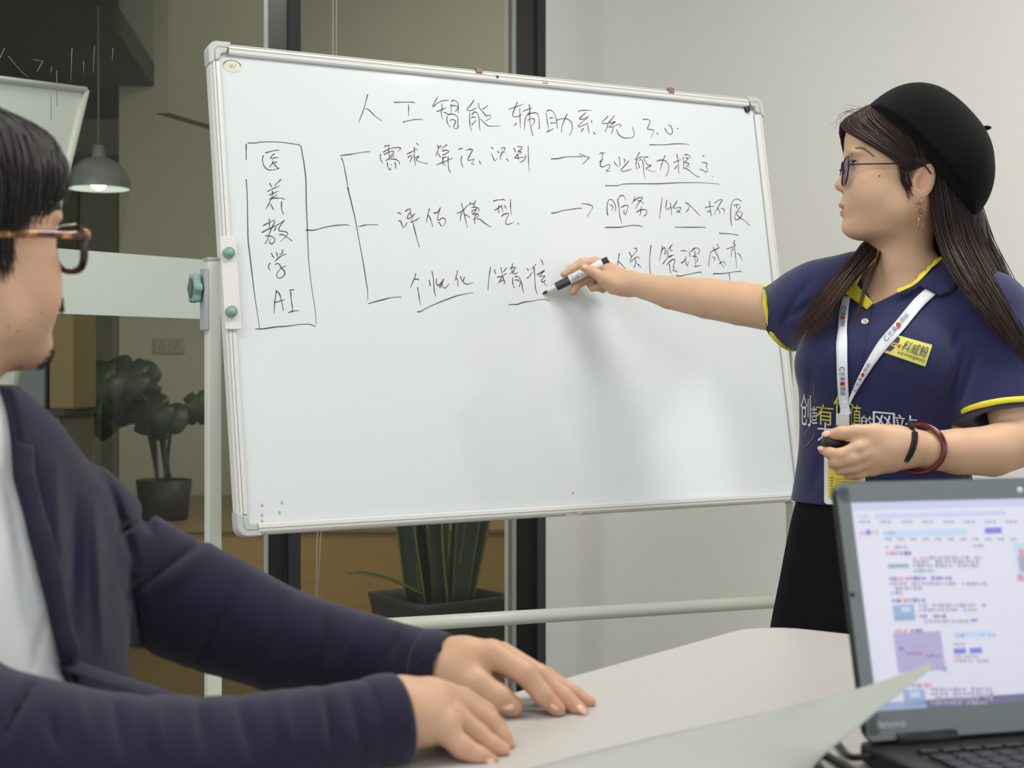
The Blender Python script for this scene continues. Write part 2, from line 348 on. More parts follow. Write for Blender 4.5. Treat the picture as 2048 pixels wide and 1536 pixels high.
cd1 = thing('blind_cord', 'thin pale pull cord hanging in front of the glass pane behind the board', 'cord', tuple(GP(640)+GN*.06+UP*.45))
c = MB()
for dx in (0, .012): c.tube([GP(632)+GN*.06+GD*dx+UP*2.8, GP(632)+GN*.06+GD*dx+UP*1.4, GP(600)+GN*.06+GD*(dx+.001)+UP*.7, GP(592)+GN*.06+GD*.008+UP*.47], .0016, 6)
c.build('cord_loop', mat('cord', 'b9b4a6', .6), cd1)
# ---------------------------------------------------------------- the room behind the glass
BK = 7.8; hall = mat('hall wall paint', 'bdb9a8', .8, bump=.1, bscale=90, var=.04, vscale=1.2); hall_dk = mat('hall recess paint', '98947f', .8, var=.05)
def xat(px, d): return (px-1024)/F*d
def zat(py, d): return CZ-(py-HY)/F*d
w = MB(); xe = xat(238, BK); w.box(((xe+3.2)/2, BK+.06, 1.75), 3.2-xe, .12, 3.5); struct(w.build('wall_hall_back', hall), 'olive grey wall of the next room')
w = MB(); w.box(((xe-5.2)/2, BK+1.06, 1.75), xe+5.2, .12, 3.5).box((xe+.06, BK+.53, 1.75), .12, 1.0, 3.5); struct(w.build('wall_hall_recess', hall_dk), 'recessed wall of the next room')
struct(MB().prism([tuple((GP(-700)-GN*.08)[:2]), tuple((GP(1152)-GN*.08)[:2]), (3.2, 5.5), (3.2, 9.2), (-5.2, 9.2), (-5.2, 2.5)], .0, .006).build('floor_hall', mat('hall floor wood', '6e5d40', .4, var=.15, stretch=(1, 14, 1))), 'brown wooden floor of the next room')
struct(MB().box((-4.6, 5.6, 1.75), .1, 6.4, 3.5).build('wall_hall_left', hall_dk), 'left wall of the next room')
struct(MB().box((3.2, 6.6, 1.75), .1, 4.6, 3.5).build('wall_hall_right', hall), 'right wall of the next room')
cl = MB(); e0 = np.array([xat(190, 5.98), 5.98]); e1 = np.array([xat(318, 8.0), 8.0]); ed = unit(np.append(e1-e0, 0))[:2]; e2 = e1+ed*1.2; em = e0-ed*2.9
cl.prism([tuple((GP(-700)-GN*.1)[:2]), tuple((GP(1152)-GN*.1)[:2]), (3.3, 5.5), (3.3, 9.2), (-5.2, 9.2), (-5.2, 2.5)], 3.45, 3.5); struct(cl.build('ceiling_hall', mat('hall ceiling', 'b9b5a6', .85)), 'beige ceiling of the next room')
cl = MB(); cl.prism([tuple(em), tuple(e2), (-5.2, e2[1]), (-5.2, em[1])], 2.6, 2.72)
for k in range(4): cl.box((-3.9, 5.4+k*.8, 2.58), 2.6, .25, .06)
struct(cl.build('ceiling_service', mat('dark ceiling', '55564f', .9)), 'dark open ceiling of the next room')
bmx = MB(); q0 = P(336, 215, 5.6); q1 = P(416, 238, 6.4); bd = unit([.34, .94, 0]); bn = np.array([bd[1], -bd[0], 0])
bmx.box(np.array([q0[0], q0[1], 2.74])+bd*.45-bn*.03, .9, .06, 1.32, (bd, bn, UP)); struct(bmx.build('trim_4', mat('soffit paint', '8d8977', .8)), 'boxed soffit below the beige ceiling')
dr = MB(); dx0, dx1 = xat(160, BK+.95), xat(236, BK+.95); dr.box(((dx0+dx1)/2, BK+.97, zat(385, BK+.95)/2), dx1-dx0, .05, zat(385, BK+.95)); d1 = struct(dr.build('door_1', mat('pale door', 'b3ae98', .6)), 'pale door in the recess')
struct(MB().box(((dx0+dx1)/2, BK+.95, zat(275, BK)), dx1-dx0+.2, .06, .09).build('trim_5', grey_al), 'dark lintel over the door')
struct(MB().box((dx0-.03, BK+.95, 1.2), .05, .06, 2.4).build('trim_6', mat('door jamb', '8f8b78', .6)), 'door jamb')
wood = mat('ochre wood', 'ad8a4e', .5, var=.18, vscale=4, stretch=(1.5, 1.5, 14)); dark_top = mat('dark counter', '3a3830', .5)
bn1 = thing('platform_bench', 'long low ochre wooden platform along the wall behind the glass', 'bench', (-.9, 6.6, 0))
bt = CZ-(1062-HY)/F*6.05; MB().box((-.9, 6.88, bt/2), 5.4, 1.65, bt, bev=.005).build('body', wood, bn1); MB().box((-.9, 6.86, bt+.004), 5.4, 1.67, .012).build('top_board', mat('bench top', '8f7850', .5, var=.12, stretch=(1, 12, 1)), bn1)
sb = thing('sideboard', 'grey sideboard with dark top at far left behind the glass', 'sideboard', (-3.0, 5.7, 0)); st = zat(830, 5.6)
MB().box((-2.85, 5.7, st/2), 2.4, .46, st, bev=.004).build('body', mat('sideboard grey', '6d685a', .6), sb); MB().box((-2.85, 5.7, st+.012), 2.44, .48, .024).build('top', dark_top, sb)
tag(MB().box((xat(142, 5.65), 5.68, st+.024+.20), .09, .3, .40, bev=.004).build('wooden_box', mat('box wood', '8b7750', .55, var=.15, stretch=(1.5, 1.5, 14))), 'tall narrow ochre wooden box on the sideboard beside the seated man', 'box')
tag(MB().box((xat(82, 5.65), 5.66, st+.024+.10), .115, .3, .2, bev=.006).build('storage_box', mat('slate', '7b8388', .5)), 'slate grey storage box on the sideboard behind the man\'s chin', 'box')
for i, x in enumerate((324, 354)):
    o = thing('wall_outlet', ('left' if i == 0 else 'right')+'-hand plate of the two wall sockets above the big-leaved plant', 'socket', (xat(x, BK), BK-.01, zat(692, BK)), 'wall sockets behind the glass')
    MB().box((xat(x, BK), BK-.006, zat(692, BK)), .078, .012, .078, bev=.003).build('plate', mat('socket', 'a49f8c', .5), o)
    h = MB()
    for a in (-.011, 0, .011): h.box((xat(x, BK)+a, BK-.0125, zat(692, BK)-(.008 if a else -.012)), .004, .002, .012)
    h.build('pin_slots', black_al, o)
# pendant lamp
PD = 6.1; pc = np.array([xat(197, PD), PD, zat(378, PD)]); lamp = thing('pendant_lamp', 'grey dome pendant lamp glowing white inside, behind the glass', 'lamp', tuple(pc))
R = 64/F*PD; prof = [(R*math.cos(t), R*1.02*math.sin(t)) for t in np.linspace(0, 1.45, 14)]
MB().lathe(prof+[(r*.97, h*.96) for r, h in prof[::-1]], pc, n=36).build('shade', mat('lamp grey', '9a9d9f', .35), lamp)
MB().lathe([(r*.955, h*.945+.001) for r, h in prof], pc, n=36).build('inner_reflector', mat('lamp inside', 'd3e0e4', .6), lamp)
MB().sphere(pc+UP*.03, .036, 14).build('bulb', mat('bulb', 'fff6e4', .4, emit=4), lamp)
MB().tube([pc+UP*R, pc+UP*(2.7-pc[2])], .004, 8).build('cord', mat('lamp cord', '8b887c', .6), lamp)
MB().lathe([(.0, .05), (.022, .05), (.028, 0)], pc+UP*R*.98, n=16).build('cap', mat('lamp grey', '9a9d9f'), lamp)
pl = bpy.data.lights.new('pendant_light', 'POINT'); pl.energy = .3; pl.shadow_soft_size = .04; pl.color = (1, .95, .85); plo = bpy.data.objects.new('pendant_light', pl); COL.objects.link(plo); plo.location = tuple(pc-UP*.03)
# leaning white panel behind the glass, built in place of a bright reflection
b2 = thing('whiteboard', 'blank whiteboard leaning behind the glass, above the seated man\'s head', 'whiteboard', (-1.7, 3.9, 0))
tr_, br_, tl_ = P(172, 181, 4.35), P(30, 775, 4.1), P(-330, 118, 3.75); bl_ = tl_+br_-tr_; nrm = unit(np.cross(tr_-tl_, bl_-tl_)); nrm = nrm if nrm[1] < 0 else -nrm
MB().poly([tl_, tr_, br_, bl_]+[p-nrm*.012 for p in (tl_, tr_, br_, bl_)], [[0, 1, 2, 3], [4, 5, 6, 7][::-1], [0, 1, 5, 4], [1, 2, 6, 5], [2, 3, 7, 6], [3, 0, 4, 7]]).build('panel', mat('board white', 'f3f4f7', .3), b2)
f = MB()
for a, b in ((tl_, tr_), (tr_, br_), (br_, bl_), (bl_, tl_)): f.tube([a, b], .011, 8)
f.build('frame', mat('board rail', 'd8d8d4', .4), b2)
lg = MB()
for k in (.5,): a = bl_*(1-k)+br_*k; lg.tube([a, np.array([a[0], a[1]+.05, 0])], .012, 8); t = tl_*(1-k)+tr_*k; lg.tube([t*.6+a*.4-nrm*.02, np.array([a[0]+.1, a[1]+.5, 0])], .012, 8)
lg.build('leg_frame', mat('board rail', 'd8d8d4'), b2)
# potted plants behind the glass
leafg = mat('dark leaf', '2c3a28', .45, var=.25, vscale=8); stemg = mat('leaf stem', '46523a', .5); potm = mat('pot dark', '2b2927', .5, bump=.1); soil = mat('soil', '2a231c', .95, bump=.6, bscale=80)
MD = 6.42; mp = np.array([xat(328, MD), MD, bt+.012]); mon = thing('potted_monstera', 'dark potted plant with big lobed leaves on the wooden platform', 'plant', tuple(mp))
MB().lathe([(.0, 0), (.10, 0), (.118, .17), (.11, .17), (.108, .15)], mp, n=24).build('pot', potm, mon); MB().lathe([(0, .15), (.108, .15)], mp, n=24).build('soil', soil, mon)
def lobed_leaf(c, ex, ey, nz, L, W_, cuts=6):
    mb = MB(); pts = []
    for i in range(41):
        t = i/40*2*math.pi; r = .5*(1+.12*math.cos(t)); x = math.cos(t)*r*L; y = math.sin(t)*r*W_
        k = 1-.38*max(0, math.cos(cuts*t))**6*(abs(math.sin(t))); pts.append((x*k, y*k))
    cen = c+ex*.06*L; V = [cen]+[c+ex*x+ey*y-nz*(abs(y)/W_)**2*.25*W_-nz*(max(x, 0)/L)**2*.3*L for x, y in pts]
    top = V; bot = [v-nz*.003 for v in V]; n = len(V); fc = [[0, i, i+1] for i in range(1, n-1)]
    mb.poly(top+bot, fc+[[n+a for a in f[::-1]] for f in fc]+[[i, i+1, n+i+1, n+i] for i in range(1, n-1)], 0, True); return mb
for i, (x, y, L, a) in enumerate(((205, 778, .30, 2.6), (250, 758, .26, 2.0), (190, 822, .30, 3.3), (236, 800, .28, 2.9), (302, 826, .23, 2.2), (318, 838, .22, .6), (394, 818, .17, 1.0), (278, 775, .22, 1.4))):
    d = MD-.14+.05*(i % 4); c = P(x, y, d); nz = unit([.35*math.cos(i*2.1), -1, .25+.3*math.sin(i*1.7)]); ex = np.array([math.cos(a), 0, math.sin(a)-.5]); ex = unit(ex-nz*(ex @ nz)); ey = np.cross(nz, ex)
    lobed_leaf(c, ex, ey, nz, L, L*.85).build('leaf', leafg, mon)
    b0 = mp+UP*.15+np.array([.03*math.cos(i*1.3), .03*math.sin(i*1.3), 0]); e0_ = c-ex*L*.35+UP*0; mid = b0*.45+e0_*.55+np.array([(b0[0]-e0_[0])*.22, 0, .07]); MB().tube(crom([b0, mid, e0_]), [.0075]*10+[.005], 7).build('stem', stemg, mon)
SD = 5.0; sp = np.array([xat(880, SD), SD, 0]); sn = thing('potted_snake_plant', 'tall dark green sword leaves in a square charcoal pot behind the glass', 'plant', tuple(sp)); ptop = zat(1188, SD)
def rsq(h, r=.05, n=5):
    o = []
    for cx, cy, a0 in ((1, 1, 0), (-1, 1, 90), (-1, -1, 180), (1, -1, 270)):
        for k in range(n+1): t = math.radians(a0+90*k/n); o.append((cx*(h-r)+r*math.cos(t), cy*(h-r)+r*math.sin(t)))
    return o
pm = MB(); ca, sa = math.cos(.62), math.sin(.62)
def ring(h, z): return [sp+np.array([x*ca-y*sa, x*sa+y*ca, z]) for x, y in rsq(h)]
rs = [ring(.12, 0), ring(.14, .01), ring(.185, ptop-.02), ring(.19, ptop), ring(.17, ptop), ring(.165, ptop-.04)]
for r in rs: r.append(r[0])
pm.grid(rs); pm.build('pot', mat('pot charcoal', '3a3b3c', .55, bump=.1), sn); MB().poly(ring(.166, ptop-.035), [list(range(24))]).build('soil', soil, sn)
snl = mat('sword leaf', '37493c', .45, var=.3, vscale=14, stretch=(1, 1, 3)); sedge = mat('leaf edge', '8a8440', .5)
def blade(base, top, w, lean, name='leaf'):
    mb = MB(); n = 12; sd = unit(np.cross(top-base, lean)); fr_ = unit(np.cross(sd, top-base)); rows = []
    for i in range(n+1):
        t = i/n; ww = w*(.55+.9*t-.25*t*t)*(1 if t < .75 else math.sqrt(max(0, 1-((t-.75)/.25)**2))+.02); c = base*(1-t)+top*t+fr_*.04*math.sin(t*2.2)
        rows.append([c-sd*ww+fr_*.008, c-sd*ww*.86+fr_*.004, c, c+sd*ww*.86+fr_*.004, c+sd*ww+fr_*.008])
    mb.grid([[r[1], r[2], r[3]] for r in rows]); mb.grid([[r[0], r[1]] for r in rows], 1); mb.grid([[r[3], r[4]] for r in rows], 1); o = mb.build(name, [snl, sedge], sn)
    s = o.modifiers.new('thickness', 'SOLIDIFY'); s.thickness = .004; return o
for i in range(13):
    a = i*2.4; r = .03+.075*math.sqrt(i/13); b = sp+np.array([r*math.cos(a), r*math.sin(a), ptop-.03]); t = b+np.array([.09*math.cos(a)*(r/.1), .08*math.sin(a)*(r/.1), .55+.28*((i*7) % 5)/5]); blade(b, t, .042, (math.cos(a*1.7), math.sin(a*1.7), 0))
blade(P(850, 1196, 4.92), P(690, 1166, 4.80), .014, (0, -.3, 1), 'drooping_leaf')
# ---------------------------------------------------------------- whiteboard on its stand
BT, BA, BR = .5103, .164, .0075; BC = np.array([.038, 2.9853, 1.2677]); BW, BH = 1.273, .90
h0 = np.array([math.cos(BT), math.sin(BT), 0]); n0 = np.array([math.sin(BT), -math.cos(BT), 0]); u0 = UP*math.cos(BA)-n0*math.sin(BA)
BX = h0*math.cos(BR)+u0*math.sin(BR); BY = u0*math.cos(BR)-h0*math.sin(BR); BN = np.cross(BX, BY)
BFR = (BC, BX, BY, BN); AX = (BX, BY, BN)
def bxy(px, py):                                  # photo point -> board coordinates
    r = P(px, py, 1.)-np.array([0, 0, CZ]); t = (BN @ (BC-np.array([0, 0, CZ])))/(BN @ r); q = np.array([0, 0, CZ])+r*t-BC; return np.array([q @ BX, q @ BY])
def B3(x, y, z=0.): return BC+BX*x+BY*y+BN*z
rail = mat('board rail', 'd8d8d4', .4); white = mat('board white', 'e6eaea', .3); cornerm = mat('corner grey', 'b9beba', .45); green = mat('knob green', '7fa39c', .35); post_m = mat('stand paint', 'cfd4c8', .35, var=.03)
wb = thing('whiteboard', 'large tilted whiteboard on a stand covered in handwritten black Chinese notes', 'whiteboard', (.04, 2.95, 0))
hw, hh, fw = BW/2, BH/2, .021
MB().box(B3(0, 0, -.008), BW-.02, BH-.02, .012, AX).build('writing_surface', mat('board enamel', 'd9dfe1', .09, spec=.5, var=.015, vscale=2), wb)
MB().box(B3(0, 0, -.017), BW-.04, BH-.04, .004, AX).build('back_sheet', mat('board back', 'c5c9c8', .6), wb)
for sx, sy in ((0, 1), (0, -1), (1, 0), (-1, 0)):   # rails with a stepped profile
    mb = MB(); L = (BW-.075) if sx == 0 else (BH-.075); ex, ey = (BX, BY*sy) if sx == 0 else (BY, BX*sx); half = hh if sx == 0 else hw; o = BC+ey*(half-fw)
    prof = [(0, 0), (0, .004), (.004, .007), (.013, .008), (.0145, .0055), (.016, .008), (.0215, .0075), (.023, .005), (.0245, .007), (.029, .003), (.030, -.006), (.029, -.018), (.006, -.018)]; prof = [(a*.7, b) for a, b in prof]
    rows = [[o+ex*s*L/2+ey*a+BN*b for a, b in prof] for s in (-1, 1)]; mb.grid(rows, smooth=False); mb.poly(rows[0], [list(range(len(prof)))]); mb.poly(rows[1], [list(range(len(prof)))[::-1]]); mb.build('frame_rail', rail, wb)
def lshape(sx, sy, a=.045, w=.0225, r=.019):
    out = [(-a, 0)]+[(-r+r*math.cos(t), -r+r*math.sin(t)) for t in np.linspace(math.pi/2, 0, 8)]+[(0, -a), (-w, -a+.012)]+[(-w-.006+.006*math.cos(t), -w-.006+.006*math.sin(t)) for t in np.linspace(0, math.pi/2, 5)]+[(-a+.012, -w)]
    return [(sx*(hw+.002+x), sy*(hh+.002+y)) for x, y in out]
for sx in (-1, 1):
    for sy in (-1, 1):
        mb = MB(); mb.prism(lshape(sx, sy), -.019, .0095, BFR); 
        c = mb.build('corner_cap', cornerm, wb); b = c.modifiers.new('b', 'BEVEL'); b.width = .0025; b.segments = 2
        q = [(sx*(hw-.036), sy*(hh-.0095)), (sx*(hw-.016), sy*(hh-.0095)), (sx*(hw-.0095), sy*(hh-.016)), (sx*(hw-.0095), sy*(hh-.036))]
        MB().tube([B3(x, y, .0092) for x, y in q], .0010, 6).build('cap_groove', mat('groove grey', '8f9893', .6), c)
def at(px, py, z=.001): x, y = bxy(px, py); return B3(x, y, z)
for px, py in ((954, 141), (1338, 184)): x, y = bxy(px, py); MB().box(B3(x, hh-.003, .004), .014, .011, .014, AX, bev=.001).build('clip', mat('brown clip', '8a6550', .5), wb)
x, y = bxy(991, 156); MB().lathe([(0, .003), (.003, .003), (.0035, 0)], B3(x, y, .006), BN, 12).build('rivet', mat('rivet', '55544e', .4), wb)
dirt = mat('grime', 'b8ad93', .8); 
for px, py, w in ((1087, 166, .012), (1140, 1030, .03), (1152, 1026, .02)): x, y = bxy(px, py); MB().box(B3(x, y, .0084), w, .006, .0012, AX).build('stain', dirt, wb)
for px, py in ((525, 1010), (525, 1030), (560, 1025), (565, 1005), (1147, 985), (1297, 1007), (525, 1042)): x, y = bxy(px, py); MB().box(B3(x, y, -.0016), .0035, .005, .0006, AX).build('stain', dirt, wb)

# maker's oval label
stk = MB(); sx0, sy0 = bxy(465, 131); ov = [(sx0+.0185*math.cos(t), sy0+.0125*math.sin(t)) for t in np.linspace(0, 2*math.pi, 32, endpoint=False)]; stk.prism(ov, -.002, -.0014, BFR); so = stk.build('oval_label', mat('label cream', 'd2cfba', .5), wb)
tx = MB()
for k in range(15):
    t = math.radians(172-k*11.5); c = B3(sx0+.0165*math.cos(t), sy0+.0105*math.sin(t), -.0012); tx.box(c, .0021, .0017, .0003, (BX*math.sin(t)-BY*math.cos(t), BX*math.cos(t)+BY*math.sin(t), BN))
for k, (a, b, w) in enumerate(((-.004, .001, .0015), (-.0005, .0008, .003), (.006, .001, .002), (-.0045, -.003, .002), (-.001, -.003, .002), (.003, -.003, .002))): tx.box(B3(sx0+a, sy0+b, -.0012), w, .0014, .0003, AX)
tx.build('label_print', mat('label ink', '5c553f', .6), so)
mg = thing('magnet', 'round black magnet at the top right corner of the whiteboard', 'magnet', tuple(at(1494, 219, 0))); x, y = bxy(1494, 219); MB().lathe([(0, .006), (.0055, .006), (.0066, .0045), (.0068, -.002), (0, -.002)], B3(x, y, 0), BN, 24).build('disc', mat('magnet', '343436', .6), mg)
